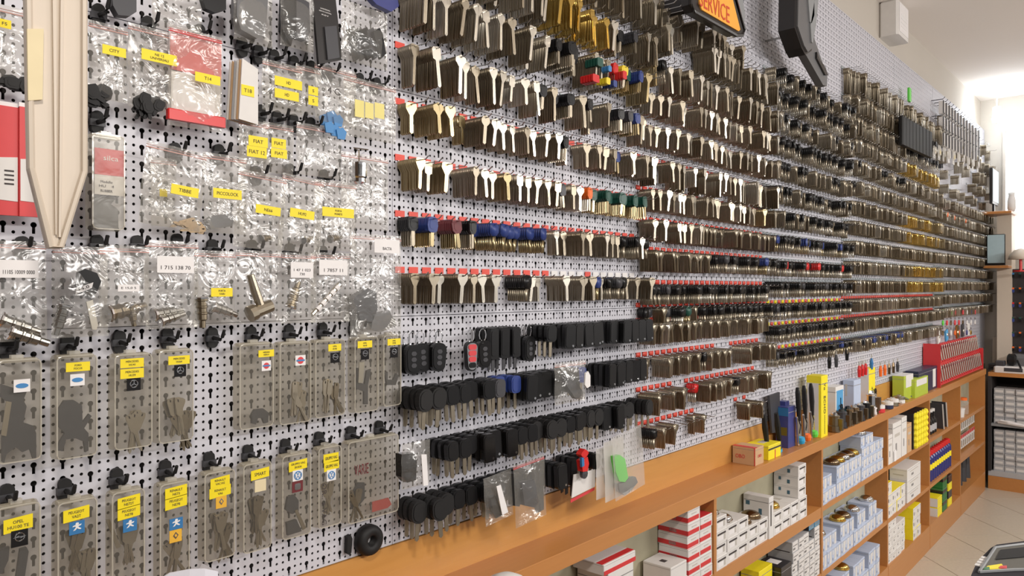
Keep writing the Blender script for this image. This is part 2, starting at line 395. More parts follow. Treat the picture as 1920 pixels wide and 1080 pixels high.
def bow_mb(kind, t=.0052):
    o = head_ol(kind); m = MB().prism(o, -t / 2, t / 2)
    c = [(x * .62, z * .62 - .0035) for x, z in o]; return m.prism(c, -t / 2 - .0006, -t / 2)
def pblade_mb(L=.056):
    return MB().prism([(.0042, -.022), (.0042, -L + .004), (.001, -L), (-.0042, -L + .003), (-.0042, -.022)], -.0011, .0011)
MK = ['nickel', 'nickel_dark', 'brass', 'silver', 'gold', 'black_plastic', 'dark_grey', 'blue_plastic', 'maroon_plastic', 'orange_plastic', 'green_plastic', 'red_plastic', 'yellow_plastic']
MI = {k: i for i, k in enumerate(MK)}
# kind codes: (head material or None, blade material)
KC = {'n': (None, 'nickel'), 'w': (None, 'nickel_dark'), 'b': (None, 'brass'), 's': (None, 'silver'), 'g': (None, 'gold'), 'k': ('black_plastic', 'nickel'),
      'K': ('black_plastic', 'silver'), 'd': ('dark_grey', 'nickel'), 'u': ('blue_plastic', 'brass'), 'm': ('maroon_plastic', 'brass'), 'o': ('orange_plastic', 'silver'), 'e': ('green_plastic', 'brass'),
      'r': ('red_plastic', 'silver'), 'y': ('yellow_plastic', 'nickel')}
MN = {'nickel': 'nickel', 'nickel_dark': 'dull nickel', 'brass': 'brass', 'silver': 'bright silver', 'gold': 'gold coloured', 'black_plastic': 'black', 'dark_grey': 'dark grey', 'blue_plastic': 'blue',
      'maroon_plastic': 'maroon', 'orange_plastic': 'orange', 'green_plastic': 'dark green', 'red_plastic': 'red', 'yellow_plastic': 'yellow'}
LO = [tmpl(key_mb(k, .058, .0024, lo=True)) for k in range(4)]
LOL = [tmpl(key_mb(k, .078, .0024, lo=True)) for k in range(4)]
LOXL = [tmpl(key_mb(k, .118, .0030, lo=True)) for k in range(4)]
HD = [tmpl(MB().prism(head_ol(k), -.0026, .0026).add([], []).prism([(.0042, -.022), (.0042, -.052), (.001, -.056), (-.0042, -.053), (-.0042, -.022)], -.0011, .0011, 1)) for k in range(2)]
HIME = {}
def hi_mesh(kind, L, mt):
    k = (kind, L, mt)
    if k not in HIME: HIME[k] = key_mb(kind, L).mesh('key_blank', mt)
    return HIME[k]
PROTO = {}
def plastic_key(hk, hm, bm, loc, rot, label, group):
    k = (hk, hm, bm)
    if k not in PROTO:
        t = thing('plastic_headed_key', label, 'key', loc, group, rot)
        bow_mb(hk).build('bow', hm, t); pblade_mb().build('blade', bm, t); PROTO[k] = t; return t
    return dup(PROTO[k], loc, rot, label, group)
# wire hooks with a small coloured plate at the board
def hook_mb(L, thick=.0013):
    return MB().tube([(0, .004, .003), (0, -.004, 0), (0, -L + .010, -.0025), (0, -L, .004)], thick, 4).box(-.004, .004, -.002, .0, -.004, .007)
PLATE = {c: MB().box(-.0125, .0125, -.0026, -.0010, .0035, .0165, 0).box(-.007, .007, -.0029, -.0026, .0105, .0120, 1).box(-.008, .005, -.0029, -.0026, .0070, .0085, 1).mesh('label_plate', [c, p])
         for c, p in (('label_red', 'label_red'), ('label_yellow', 'print_olive'), ('label_clear', 'label_clear'), ('label_white', 'label_white'))}
PL_T = tmpl(MB().box(-.0125, .0125, -.0026, -.0010, .0035, .0165, 0))
HK_T = {L: tmpl(MB().tube([(0, .004, .003), (0, -L + .010, -.0025), (0, -L, .004)], .0013, 3)) for L in (.07, .09, .11)}
HMESH = {L: hook_mb(L).mesh('wire_hook', 'steel_wire') for L in (.07, .09, .11)}
keymass = Mass(); plmass = Mass(); hookmass = Mass()
HM = ['steel_wire', 'label_red', 'label_yellow', 'label_clear', 'label_white']
HCNT = [0]; KCNT = [0]; PCNT = [0]
I3 = np.eye(3)
def rot3(rx, ry, rz):
    return np.array(Matrix.Rotation(rz, 3, 'Z') @ Matrix.Rotation(ry, 3, 'Y') @ Matrix.Rotation(rx, 3, 'X'))
def hook(x, z, L, plate, where, ind=True):
    pname = {'r': 'label_red', 'y': 'label_yellow', 'c': 'label_clear', 'w': 'label_white'}.get(plate)
    if ind and HCNT[0] < 298:
        HCNT[0] += 1
        o = mobj('wire_hook', HMESH[L], None, (x, 0, z))
        tag(o, 'steel wire hook' + ({'r': ' under a red tag', 'y': ' under a yellow tag', 'c': ' under a clear tag', 'w': ' under a white tag'}.get(plate, ' without a tag')) + ', ' + where, 'hook', 'wire hooks on the pegboard')
        if pname: mobj('label_plate', PLATE[pname], o)
    else:
        hookmass.put(HK_T[L], I3, np.array((x, 0, z)), [0])
        if pname: hookmass.put(PL_T, I3, np.array((x, 0, z)), [HM.index(pname)])
def keyrow(panel, z, s, where, plates='r', hookL=.09, c0=0, shape=None, lean=0, long_=0, fill=(.35, 1.0), sp=None, maxk=26):
    """one row of hooks; s holds a kind code per keyhole column ('.' no hook, ' ' empty hook)"""
    xs = X0 + panel * W
    for j, c in enumerate(s):
        if c == '.': continue
        x = xs + (c0 + j + .5) * PH
        if x > XE - .03: continue
        wh = '%s hook, %s' % (ORD[min(24, c0 + j)], where)
        pc = plates if len(plates) == 1 else plates[j % len(plates)]
        hook(x, z, hookL, pc, wh, panel < 2)
        if c == ' ': continue
        hm, bm = KC[c]
        far = panel >= 2
        step = sp or ((.0036 if far else .0029) if hm is None else (.0075 if far else .0062))
        f = RN.uniform(*fill) * (1 if RN.random() > .12 else .5)
        n = max(1, int((hookL - .018) * f / step)); n = min(n, maxk)
        kind = shape if shape is not None else RN.choice((0, 1, 1, 2, 3)); LL = long_ if long_ is not None else 0
        ll = LL if LL in (0, 1, 2) else 0
        if LL == 3: ll = 1 if RN.random() < .6 else 0
        y0 = -.010; bt = RN.uniform(-.05, .05) + lean
        bm2 = bm
        if bm == 'nickel' and RN.random() < .35: bm2 = 'nickel_dark'  # stacked keys darker than the front one: shade put into their colour
        for q in range(n):
            y = y0 - q * step - (0 if q < n - 1 else .001)
            ry = bt + RN.uniform(-.025, .025); rz = RN.uniform(-.05, .05); zz = z - .0035 + (0 if hm else 0)
            if q == n - 1: ry = bt + RN.uniform(-.12, .12); rz = RN.uniform(-.3, .15)
            if hm is None:
                if q == n - 1 and KCNT[0] < 299 and panel < 3:
                    KCNT[0] += 1
                    o = mobj('key_blank', hi_mesh(kind, (.058, .078, .118)[ll], bm if RN.random() < .6 or bm != 'nickel' else 'silver'), None, (x, y, zz), (0, ry, rz))  # some front keys paler, their lit look put into the metal colour
                    tag(o, '%s key blank, front of the %s' % (MN[bm], wh), 'key', 'metal key blanks')
                else:
                    keymass.put((LO, LOL, LOXL)[ll][kind], rot3(0, ry, rz), np.array((x, y, zz)), [MI[bm2 if q < n - 1 else bm]])
            else:
                hk = RN.choice((0, 0, 1)) if q == 0 else hk
                if PCNT[0] < 299 and (panel < 2 and q >= n - 3 or panel == 0):
                    PCNT[0] += 1
                    plastic_key(hk, hm, bm, (x, y, zz), (0, ry, rz), '%s-headed key, %s from front, %s' % (MN[hm], ORD[min(24, n - 1 - q)], wh), 'plastic headed keys')
                else: plmass.put(HD[hk], rot3(0, ry, rz), np.array((x, y, zz)), [MI[hm], MI[bm]])
def zr(v): return EYE + v * W - .010
B0 = 'middle left board'; B1 = 'board below the orange sign'; 
def rw(i): return ORD[i] + ' row, '
# ---- first key board (between the bags and the joint at mid picture)
keyrow(0, zr(.922), 'nnnnnnnnnnnnnnnnnnnwwnnkn', rw(0) + B0, 'w', .11, long_=1)
keyrow(0, zr(.796), 'nbnnnnnnnsnngggggggnnkdnn', rw(1) + B0, 'c', .11, long_=1, fill=(.6, 1))
keyrow(0, zr(.671), 'nnsnnssnknsnkkkknsnryeubn', rw(2) + B0, 'c', .11, long_=1, fill=(.6, 1), lean=.05)
keyrow(0, zr(.545), 'nn nsnnnssnknkknknn kdunn', rw(3) + B0, 'rr' + 'c' * 23, .09, long_=3, fill=(.55, 1))
keyrow(0, zr(.419), 'bbb bnnnnnnnnkn nnnnunnnn', rw(4) + B0, 'r', .09, long_=0, fill=(.6, 1))
keyrow(0, zr(.293), 'bnb nnnbnnnnndnsoeeeeeeee', rw(5) + B0, 'r', .09, fill=(.55, 1))
keyrow(0, zr(.167), 'ku mkuuuuuuu nnnn nnnkknk', rw(6) + B0, 'r', .09, fill=(.5, .95))
keyrow(0, zr(.041), 'wnnnnnnn kns n nnunkdknnn', rw(7) + B0, 'rrrrrrrrrrrrrrwwwwrwwwwww', .09, fill=(.5, 1))
# ---- second board
R1 = [(.925, 'n n nnnn nnnnnnnn........', 'c', .11, 1), (.86, '.nn..... nnnnnn nnnnnnnnn', 'c', .11, 1), (.745, 'bkknnnnsnnnsn nnnnnnnnnnn', 'c', .09, 1), (.634, 'nnnnnnsnnnnnnsnsnnnnnnnnn', 'r', .09, 0),
      (.532, 'nnnnnnnnsnnnnnnnnnnnsnnnn', 'r', .09, 0), (.428, 'nn nnnnsnnnnsnnnnnnsnnnnn', 'r', .09, 3), (.327, 'nnnnsnnnnnnnnnnsnnnnnbnnn', 'r', .09, 0),
      (.228, 'nnn nnnsnnnnnnnnnnnnsnnnn', 'r', .09, 0), (.130, 'nn nnnnnnnkkdrKkKkKkkuKkk', 'r', .09, 0), (.020, 'kkdkkKkkKKKkKkkKkkKKkKkKk', 'r', .09, 0),
      (-.055, 'kdndkKeknkkkknkdkkKKkKkkk', 'r', .07, 0), (-.150, 'nnsnnnnnsnnnnnsnnnnnnssnn', 'r', .09, 0), (-.262, 'n nsnnnnknnnnn...nnnnnnn', 'r', .09, 0),
      (-.375, 'nn nnn..rnnnnnnknnnnnnn.', 'r', .09, 0), (-.487, 'kn n    nn........n.n...', 'r', .09, 0)]
R1 = [(z + (.045 if z < -.06 else .0), s, p, l, q) for z, s, p, l, q in R1]
for i, (z, s, p, l, q) in enumerate(R1):
    keyrow(1, zr(z), s, rw(i) + B1, p, l, long_=q, fill=(.55, 1))
# ---- boards further along: rows read as bands of stacks
def S(al, n=25): return ''.join(RN.choice(al) for _ in range(n))
R2 = [(.94, 'nkknKk'), (.85, 'knKknk'), (.75, 'nnkKsk'), (.65, 'kknkkK'), (.545, 'nkknk'), (.44, 'kKkknk'), (.335, 'kknkKkn'), (.23, 'kKkkku'), (.125, 'kKkKrk'), (.035, 'kdkkKk'), (-.06, 'kkkdkK'), (-.155, 'kkdkkk'), (-.26, 'kkkkdu')]
for i, (z, al) in enumerate(R2):
    keyrow(2, zr(z), S(al), rw(i) + 'third board', 'ry' if z < .03 else 'c', .09, long_=0, fill=(.5, 1))
for n in (3, 4, 5, 6):
    rows = [1.16, 1.02, .90, .79, .68, .57, .465, .36, .255, .15, .05, -.05, -.15, -.26] if n < 5 else [1.27, 1.12, 1.0, .88, .77, .66, .56, .46, .36, .26, .16, .06, -.04, -.14]
    for i, z in enumerate(rows):
        al = 'nnnnsw'
        if n == 3 and i in (4, 5): al = 'nnkns'
        if n == 4 and i in (3, 6, 7, 9, 10): al = 'ggbg'
        if n == 4 and i in (1, 2): al = 'kKdk'
        if n == 5 and z > .75: al = '.....n'
        if n == 6 and z > .7: al = '......n'
        if n == 5 and i in (6,): al = 'nnon'
        if n == 3 and i == 13: al = 'uudn'
        keyrow(n, zr(z), S(al), 'far board', 'r' if z in (-.05, -.15) else 'c', .09, long_=2 if (n == 3 and i == 0) or (n == 4 and i == 0) else (1 if i < 3 else 0), fill=(.6, 1) if i else (.3, .9), shape=3 if i == 0 else None)
for nm, ms, mats, lb, ct in (('key_blank_stacks', keymass, MK, 'hundreds of metal key blanks stacked on wire hooks along the wall', 'keys'),
                             ('plastic_key_stacks', plmass, MK, 'hundreds of black and coloured plastic headed keys on hooks further along', 'keys'),
                             ('wire_hook_rows', hookmass, HM, 'rows of wire hooks with red and yellow tags further along the wall', 'hooks')):
    o = ms.build(nm, mats); tag(o, lb, ct); o['kind'] = 'stuff'
# ---- car key shells on the lower half of the first board
def rrect(w, h, r, cz=0, n=3, taper=1.0):
    o = []
    for sx, sz, a in ((1, 1, 0), (-1, 1, 90), (-1, -1, 180), (1, -1, 270)):
        for k in range(n + 1):
            t = math.radians(a + 90 * k / n); xx = sx * (w / 2 - r) + r * math.cos(t); zz = sz * (h / 2 - r) + r * math.sin(t)
            o.append((xx * (taper if sz < 0 else 1), zz + cz))
    return o
def inset(o, k, cz): return [(x * k, cz + (z - cz) * k) for x, z in o]
SHP = {}
def shell(style, loc, rot, label, hm='black_plastic', group='car key shells'):
    key = (style, hm)
    if key in SHP: return dup(SHP[key], loc, rot, label, group)
    t = thing('car_key_shell', label, 'car key', loc, group, rot); SHP[key] = t
    if style == 'remote':                    # flat rectangular flip remote
        o = rrect(.034, .062, .008, -.031); th = .013
        MB().prism(o, -th / 2, th / 2).prism(inset(o, .86, -.031), -th / 2 - .0012, -th / 2).build('shell', hm, t)
        MB().lathe([(.0030, -th / 2 - .0018), (.003, -th / 2 + .001)], 8, (.009, 0, -.054), 'y').build('pivot_button', 'chrome', t)
    elif style == 'blade':                   # short head with a blade below
        o = rrect(.032, .040, .010, -.020); th = .011
        MB().prism(o, -th / 2, th / 2).prism(inset(o, .8, -.02), -th / 2 - .0012, -th / 2).build('shell', hm, t)
        MB().prism([(-.0045, -.040), (.0045, -.040), (.0045, -.074), (0, -.078), (-.0045, -.075)], -.0013, .0013).build('blade', 'nickel', t)
    elif style == 'oval':
        o = rrect(.036, .046, .017, -.022, 4); th = .013
        MB().prism(o, -th / 2, th / 2).prism(inset(o, .8, -.022), -th / 2 - .0015, -th / 2).build('shell', hm, t)
        MB().prism([(-.0045, -.045), (.0045, -.045), (.0045, -.078), (0, -.082), (-.0045, -.079)], -.0013, .0013).build('blade', 'nickel', t)
    elif style == 'fob':
        o = rrect(.036, .060, .015, -.056, 4, .9); th = .012
        MB().prism(o, -th / 2, th / 2).prism(inset(o, .84, -.056), -th / 2 - .0014, -th / 2).build('shell', hm, t)
        MB().tube([(.009 * math.cos(a), 0, -.014 + .014 * math.sin(a)) for a in [i * math.pi / 5 for i in range(11)]], .0011, 4).build('key_ring', 'chrome', t)
        b = MB()
        for k in range(3): b.prism(rrect(.012, .009, .003, -.044 - k * .012, 1), -th / 2 - .0022, -th / 2 - .0014)
        b.build('button_pad', 'dark_grey', t)
    elif style == 'redfob':
        o = rrect(.030, .064, .013, -.058, 4, .8); th = .012
        MB().prism(o, -th / 2, th / 2).prism(inset(o, .9, -.058), -th / 2 - .001, -th / 2, 1).build('shell', [hm, 'chrome'], t)
        MB().tube([(.009 * math.cos(a), 0, -.014 + .014 * math.sin(a)) for a in [i * math.pi / 5 for i in range(11)]], .0011, 4).build('key_ring', 'chrome', t)
        for k in range(4): MB().prism(rrect(.020 - k * .001, .0115, .003, -.038 - k * .013, 1), -th / 2 - .0026, -th / 2 - .001).build('button', 'print_red' if k < 3 else 'black_plastic', t)
    elif style == 'long':
        o = rrect(.024, .070, .006, -.035); th = .014
        MB().prism(o, -th / 2, th / 2).prism(inset(o, .8, -.035), -th / 2 - .001, -th / 2).build('shell', hm, t)
        MB().prism([(-.004, -.070), (.004, -.070), (.004, -.095), (-.004, -.098)], -.0013, .0013).build('blade', 'dark_grey', t)
    return t
SN = {'remote': 'flat flip remote', 'blade': 'square headed car key', 'oval': 'round headed car key', 'fob': 'oval key fob on a ring', 'redfob': 'key fob with red buttons', 'long': 'long narrow remote'}
def shellrow(v, spec, where, plates, hookL=.11):
    for j, c in enumerate(spec):
        x = X0 + (j + .5) * PH; z = zr(v); wh = '%s hook, %s' % (ORD[j], where)
        if c == '.': continue
        hook(x, z, hookL, plates[j % len(plates)], wh)
        st, hm, n = {'f': ('fob', 'black_plastic', 2), 'R': ('redfob', 'black_plastic', 1), 'G': ('fob', 'black_gloss', 1), 'r': ('remote', 'black_plastic', 4), 'b': ('blade', 'black_plastic', 4), 'o': ('oval', 'black_rubber', 4),
                     'l': ('long', 'black_plastic', 3), 'u': ('blade', 'blue_plastic', 3), ' ': (None, None, 0), 'B': ('remote', 'black_gloss', 4), 'p': ('blade', 'dark_grey', 4)}[c]
        if not n: continue
        n = max(1, n + RN.choice((-1, 0, 0)))
        for q in range(n):
            y = -.022 - q * (.0185 if c != 'G' else .05) - (.04 if c in 'RG' else 0)
            shell(st, (x, y, z - .003), (0, RN.uniform(-.09, .05), RN.uniform(-.25, .0)), '%s%s, %s from front, %s' % ('blue ' if c == 'u' else 'glossy black ' if c in 'GB' else 'black ', SN[st], ORD[n - 1 - q], wh), hm)
yl = 'y'
B2 = 'yellow-tagged row'
shellrow(-.083, 'fff RGlll fb rrrrr rrrrr ', 'top ' + B2, 'yyyyyyyyycyycyyycycyyyycc')
shellrow(-.206, 'oobbbbpuurrrr.ru..rrrrBr.', 'second ' + B2, 'yyyyyyyyyyyycccyycccyyycy')
shellrow(-.332, '..bbbBBBbbooobbboorroo.o.', 'third ' + B2, 'ycyyycyyccccyyccccyyyccyc')
shellrow(-.452, 'ooobbbbbrr..r.lbb........', 'bottom ' + B2, 'yyyyyccyycccccc')
# ------------------------------------------------------------------ left boards: black hooks, clear cases, bags
def bhook_proto():
    t = thing('board_hook', 'x', 'hook', (0, 0, 0), 'black plastic hooks on the left board')
    MB().prism(rrect(.017, .034, .008, 0, 4), -.007, .001).build('base_plate', 'black_rubber', t)
    MB().box(-.0105, .0105, -.0085, .0005, -.006, .004).build('strap', 'dark_grey', t)
    MB().tube([(0, -.006, 0), (0, -.030, -.002), (0, -.038, .003), (0, -.044, .014)], [.0036, .0032, .0032, .0026], 6).build('prong', 'black_rubber', t)
    return t
BH = None
def bhook(px, py, label):
    global BH
    p = at(px, py, .004)
    if BH is None: BH = bhook_proto(); BH.location = p; BH['label'] = label; return BH
    return dup(BH, p, None, label)
def emblem(t, kind, x, z, y, w, h):
    S_ = w / 2; m = MB(); a = lambda k, n, r, sx=1, sz=1: [(x + sx * r * math.cos(2 * math.pi * i / n + k), z + sz * r * math.sin(2 * math.pi * i / n + k)) for i in range(n)]
    pl = {'oval': 'label_white', 'star': 'black_gloss', 'disc': 'label_white', 'bolt': 'black_gloss', 'lion': 'logo_blue', 'gem': 'logo_amber', 'vw': 'label_white', 'pill': 'maroon_plastic', 'plain': 'tape'}[kind]
    mats = [pl, 'print_blue', 'chrome', 'print_red', 'label_white', 'print_dark']
    m.box(x - S_, x + S_, y - .0008, y, z - h / 2, z + h / 2, 0); f = (y - .0013, y - .0008)
    def ring(r, th, mi, cz=0):
        pts = [(x + r * math.cos(q * math.pi / 8), y - .0012, z + cz + r * math.sin(q * math.pi / 8)) for q in range(17)]; m.tube(pts, th, 4, mi)
    if kind == 'oval': m.prism(a(0, 14, 1, S_ * .78, S_ * .34), *f, 1)
    if kind == 'disc': m.prism(a(0, 12, S_ * .62), *f, 3); m.box(x - S_ * .8, x + S_ * .8, y - .0018, y - .0013, z - S_ * .14, z + S_ * .14, 1)
    if kind == 'star':
        ring(S_ * .55, S_ * .07, 2, h * .05)
        for q in (90, 210, 330): m.tube([(x, y - .0012, z + h * .05), (x + S_ * .52 * math.cos(math.radians(q)), y - .0012, z + h * .05 + S_ * .52 * math.sin(math.radians(q)))], S_ * .07, 4, 2)
    if kind == 'bolt':
        ring(S_ * .55, S_ * .08, 2, h * .08); c = z + h * .08
        m.prism([(x - S_ * .8, c - S_ * .05), (x + S_ * .15, c - S_ * .05), (x + S_ * .05, c - S_ * .2), (x + S_ * .8, c + S_ * .05), (x - S_ * .15, c + S_ * .05), (x - S_ * .05, c + S_ * .2)], *f, 2)
    if kind == 'gem': m.prism([(x, z + h * .34), (x + S_ * .45, z + h * .05), (x, z - h * .24), (x - S_ * .45, z + h * .05)], *f, 2); m.prism([(x, z + h * .2), (x + S_ * .22, z + h * .05), (x, z - h * .1), (x - S_ * .22, z + h * .05)], y - .0018, y - .0013, 0)
    if kind == 'vw':
        ring(S_ * .7, S_ * .09, 1)
        for sx in (-1, 1):
            m.tube([(x + sx * S_ * .3, y - .0012, z + S_ * .6), (x, y - .0012, z + S_ * .08)], S_ * .07, 4, 1)
            m.tube([(x + sx * S_ * .6, y - .0012, z + S_ * .3), (x + sx * S_ * .28, y - .0012, z - S_ * .6), (x, y - .0012, z - S_ * .05)], S_ * .07, 4, 1)
    if kind == 'pill': m.prism([(x + p[0], z + p[1]) for p in rrect(w * .55, h * .6, w * .12)], *f, 2)
    if kind == 'lion':
        P = [(-.1, .8), (.25, .75), (.3, .5), (.1, .35), (.75, .45), (.6, .2), (.2, .1), (.3, -.1), (.7, -.35), (.55, -.5), (.15, -.35), (0, -.2), (-.25, -.5), (-.65, -.6), (-.45, -.35), (-.2, -.05), (-.3, .15), (-.75, .1), (-.65, .3), (-.25, .4), (-.25, .6)]
        m.prism([(x + p[0] * S_ * .8, z + h * .06 + p[1] * S_ * .8) for p in P], *f, 4)
    return m.build('emblem', mats, t)
def sticker(t, x0, x1, z0, z1, y, mt='label_yellow', lines=(), sk=0.0, name='label_plate'):
    cx, cz = (x0 + x1) / 2, (z0 + z1) / 2
    m = MB().prism([(x0, z0 - sk), (x1, z0 + sk), (x1, z1 + sk), (x0, z1 - sk)], y - .0006, y); o = m.build(name, mt, t)
    n = len(lines)
    for i, s in enumerate(lines):
        if not s: continue
        hh = (z1 - z0) / (n + .8)
        text(o, s, (cx, y - .0008, z1 - hh * (i + .9)), min((x1 - x0) * .8, hh * .62 * len(s) * .75), hh * .62)
    return o
def rect(px0, py0, px1, py1, off):
    """pixel rectangle on the plane standing off from the board -> world x0, x1, z0, z1"""
    cx = (px0 + px1) / 2
    return X(px0, off), X(px1, off), Zc(cx, py1, off), Zc(cx, py0, off)
def clear_case(r, label, stickers=(), emb=(), off=.034, deep=.018, extra=None, rot=0):
    x0, x1, z0, z1 = rect(*r, off); cx = (x0 + x1) / 2; w = x1 - x0; h = z1 - z0
    t = thing('clear_case', label, 'plastic case', (cx, 0, z1), 'clear plastic cases on the left board')
    rr = .006; o = rrect(w, h, rr, -h / 2, 2); oi = rrect(w - .004, h - .004, rr, -h / 2, 2)
    m = MB(); n = len(o)
    m.add([(p[0], -off, p[1]) for p in oi], [tuple(range(n))]); m.add([(p[0] * 1.04, -off + deep, p[1]) for p in o], [tuple(range(n))[::-1]])
    vs = [(p[0], -off, p[1]) for p in oi] + [(p[0] * 1.04, -off + deep, p[1]) for p in o]; m.add(vs, [(i, (i + 1) % n, n + (i + 1) % n, n + i) for i in range(n)])
    m.build('body', 'frosted', t)
    MB().tube([(p[0], -off, p[1]) for p in oi + oi[:1]], .0012, 4).build('rim', 'case_rim', t)
    MB().box(-w / 2 + .004, w / 2 - .004, -off + deep * .4, -off + deep + .001, -.006, -.001).box(-.007, .007, -off + deep * .5, -off + deep + .001, -.001, .004).build('hanging_tab', 'case_rim', t)
    for q in stickers:
        a, b_, c_, d_ = rect(*q[0], off); sticker(t, a - cx, b_ - cx, c_ - z1, d_ - z1, -off - .0008, q[1], q[2], sk=.0012 if q[0][1] > 850 else 0)
    for k, q in emb:
        a, b_, c_, d_ = rect(*q, off); emblem(t, k, (a + b_) / 2 - cx, (c_ + d_) / 2 - z1, -off - .0008, b_ - a, d_ - c_)
    return t
def bag(r, label, off=.035, bulge=.010, stickers=(), zip_='label_red', tilt=0, film_='bag_film', amp=.004, group='clear zip bags on the pegboard', flap=None):
    x0, x1, z0, z1 = rect(*r, off); cx = (x0 + x1) / 2; w = x1 - x0; h = z1 - z0
    t = thing('zip_bag', label, 'plastic bag', (cx, -off, z1), group, (0, tilt, 0))
    nx, nz = 9, 12; m = MB(); sd = RN.random() * 50
    for sgn in (-1, 1):
        vs = []
        for j in range(nz + 1):
            for i in range(nx + 1):
                u, v = i / nx, j / nz; e = math.sin(math.pi * min(1, max(0, u))) ** .6 * (min(1, v * 2.2) if v < .45 else 1) * (1 - max(0, v - .86) / .14)
                dy = sgn * bulge * e + amp * e * (noise.noise(Vector((u * 5 + sd, v * 6, sgn * 3))) * 1.3 + noise.noise(Vector((u * 12 + sd, v * 13, sgn * 7))) * .7)
                ed = (.0025 * noise.noise(Vector((sd, v * 4, 1 if u < .5 else 5)))) if i in (0, nx) else 0
                vs.append(((u - .5) * w + ed, dy, -v * h))
        fs = []
        for j in range(nz):
            for i in range(nx):
                a = j * (nx + 1) + i; q = (a, a + nx + 1, a + nx + 2, a + 1); fs.append(q if sgn < 0 else q[::-1])
        m.add(vs, fs)
    m.build('film', film_, t, smooth=True)
    if zip_: MB().box(-w / 2, w / 2, -.0012, .0012, -.010, -.0085).box(-w / 2, w / 2, -.0010, .0010, -.006, -.0055).build('zip_strip', {'label_red': 'zip_pink'}.get(zip_, zip_), t)
    for q in stickers:
        a, b_, c_, d_ = rect(*q[0], off); sticker(t, a - cx, b_ - cx, c_ - z1, d_ - z1, -bulge - amp * .9, q[1], q[2])
    return t
mat('zip_pink', (.55, .28, .25), .5)
# small proto things that lie in bags and cases
def lock_barrel(loc, rot, label, s=1.0, group='lock cylinders in bags on the left board', mt='steel'):
    if 'lb' + mt not in PROTO:
        t = thing('lock_cylinder', label, 'lock', loc, group, rot); PROTO['lb' + mt] = t
        MB().lathe([(.009, 0), (.009, .003), (.0075, .004), (.0075, .010), (.0085, .011), (.0085, .013), (.0072, .014), (.0072, .019), (.0082, .020), (.0082, .022), (.007, .023), (.007, .030), (.0045, .032), (.0045, .042)], 12).build('barrel', mt, t, smooth=False)
        MB().lathe([(.0095, -.003), (.0105, -.002), (.0105, 0), (.009, .0005)], 12).box(-.001, .001, -.004, .004, -.0035, -.0028).build('face', 'chrome', t)
    else: t = dup(PROTO['lb' + mt], loc, rot, label, group)
    s *= .85; t.scale = (s, s, s); return t
def loose(name, mb, mt, loc, rot, label, cat, group=None):
    if isinstance(mb, MB): o = mb.build(name, mt, None, loc)
    else: o = mobj(name, mb, None, loc)
    o.rotation_euler = rot; return tag(o, label, cat, group)
LOOSE = {}
def loose_keys(px, py, off, n, spread, kind, mt, label, grp, ang=(-1.2, 1.2), L=.052, name='loose_key'):
    k = (kind, mt, L)
    if k not in LOOSE:
        LOOSE[k] = (bow_mb(0).prism([(.0042, -.022), (.0042, -L + .004), (.001, -L), (-.0042, -L + .003), (-.0042, -.022)], -.0011, .0011).mesh(name, mt) if kind == 'p' else key_mb(3, L, .002).mesh(name, mt))
    p = at(px, py, off)
    for i in range(n):
        a = RN.uniform(*ang)
        o = mobj(name, LOOSE[k], None, (p.x + RN.uniform(-spread, spread) + L * .5 * math.sin(a), p.y + (i - n / 2) * .0011, p.z + RN.uniform(-spread, spread) * .5 - L * .5 * (1 - math.cos(a))), (0, a, 0)); o.scale = (.5, 1, 1.05) if kind == 'm' else (.62, .8, .62); tag(o, label, 'key', grp)
Y = 'label_yellow'; WL = 'label_white'
# hooks of the left board
for k, (px, py) in enumerate(((14, 654), (125, 648), (222, 641), (312, 635), (396, 633), (469, 630), (540, 626), (603, 622), (661, 615))):
    bhook(px, py, 'black plastic hook, %s from the left above the upper row of cases' % ORD[k])
for k, (px, py) in enumerate(((12, 930), (120, 918), (217, 898), (308, 882), (390, 866), (463, 852), (533, 840), (596, 826), (655, 815), (709, 804))):
    bhook(px, py, 'black plastic hook, %s from the left above the lower row of cases' % ORD[k])
for k, (px, py) in enumerate(((183, 30), (275, 52), (372, 66), (452, 90), (482, 103), (512, 112), (549, 123), (581, 132), (612, 140), (672, 154), (704, 162))):
    bhook(px, py, 'black plastic hook, %s from the left along the upper board joint' % ORD[k])
for k, (px, py) in enumerate(((180, 230), (486, 215), (517, 226), (548, 232), (580, 238))):
    bhook(px, py, 'black plastic hook, %s from the left beside the blue key bag' % ORD[k])
for k, (px, py) in enumerate(((326, 288), (408, 290), (478, 330), (541, 325), (605, 335))):
    bhook(px, py, 'black plastic hook, %s from the left in the middle bag row' % ORD[k])
for k, (px, py) in enumerate(((396, 468), (470, 468), (541, 474), (603, 478), (40, 466), (180, 462), (255, 462), (330, 458))):
    bhook(px, py, 'black plastic hook, %s hook of the lock cylinder bag row' % ORD[k])
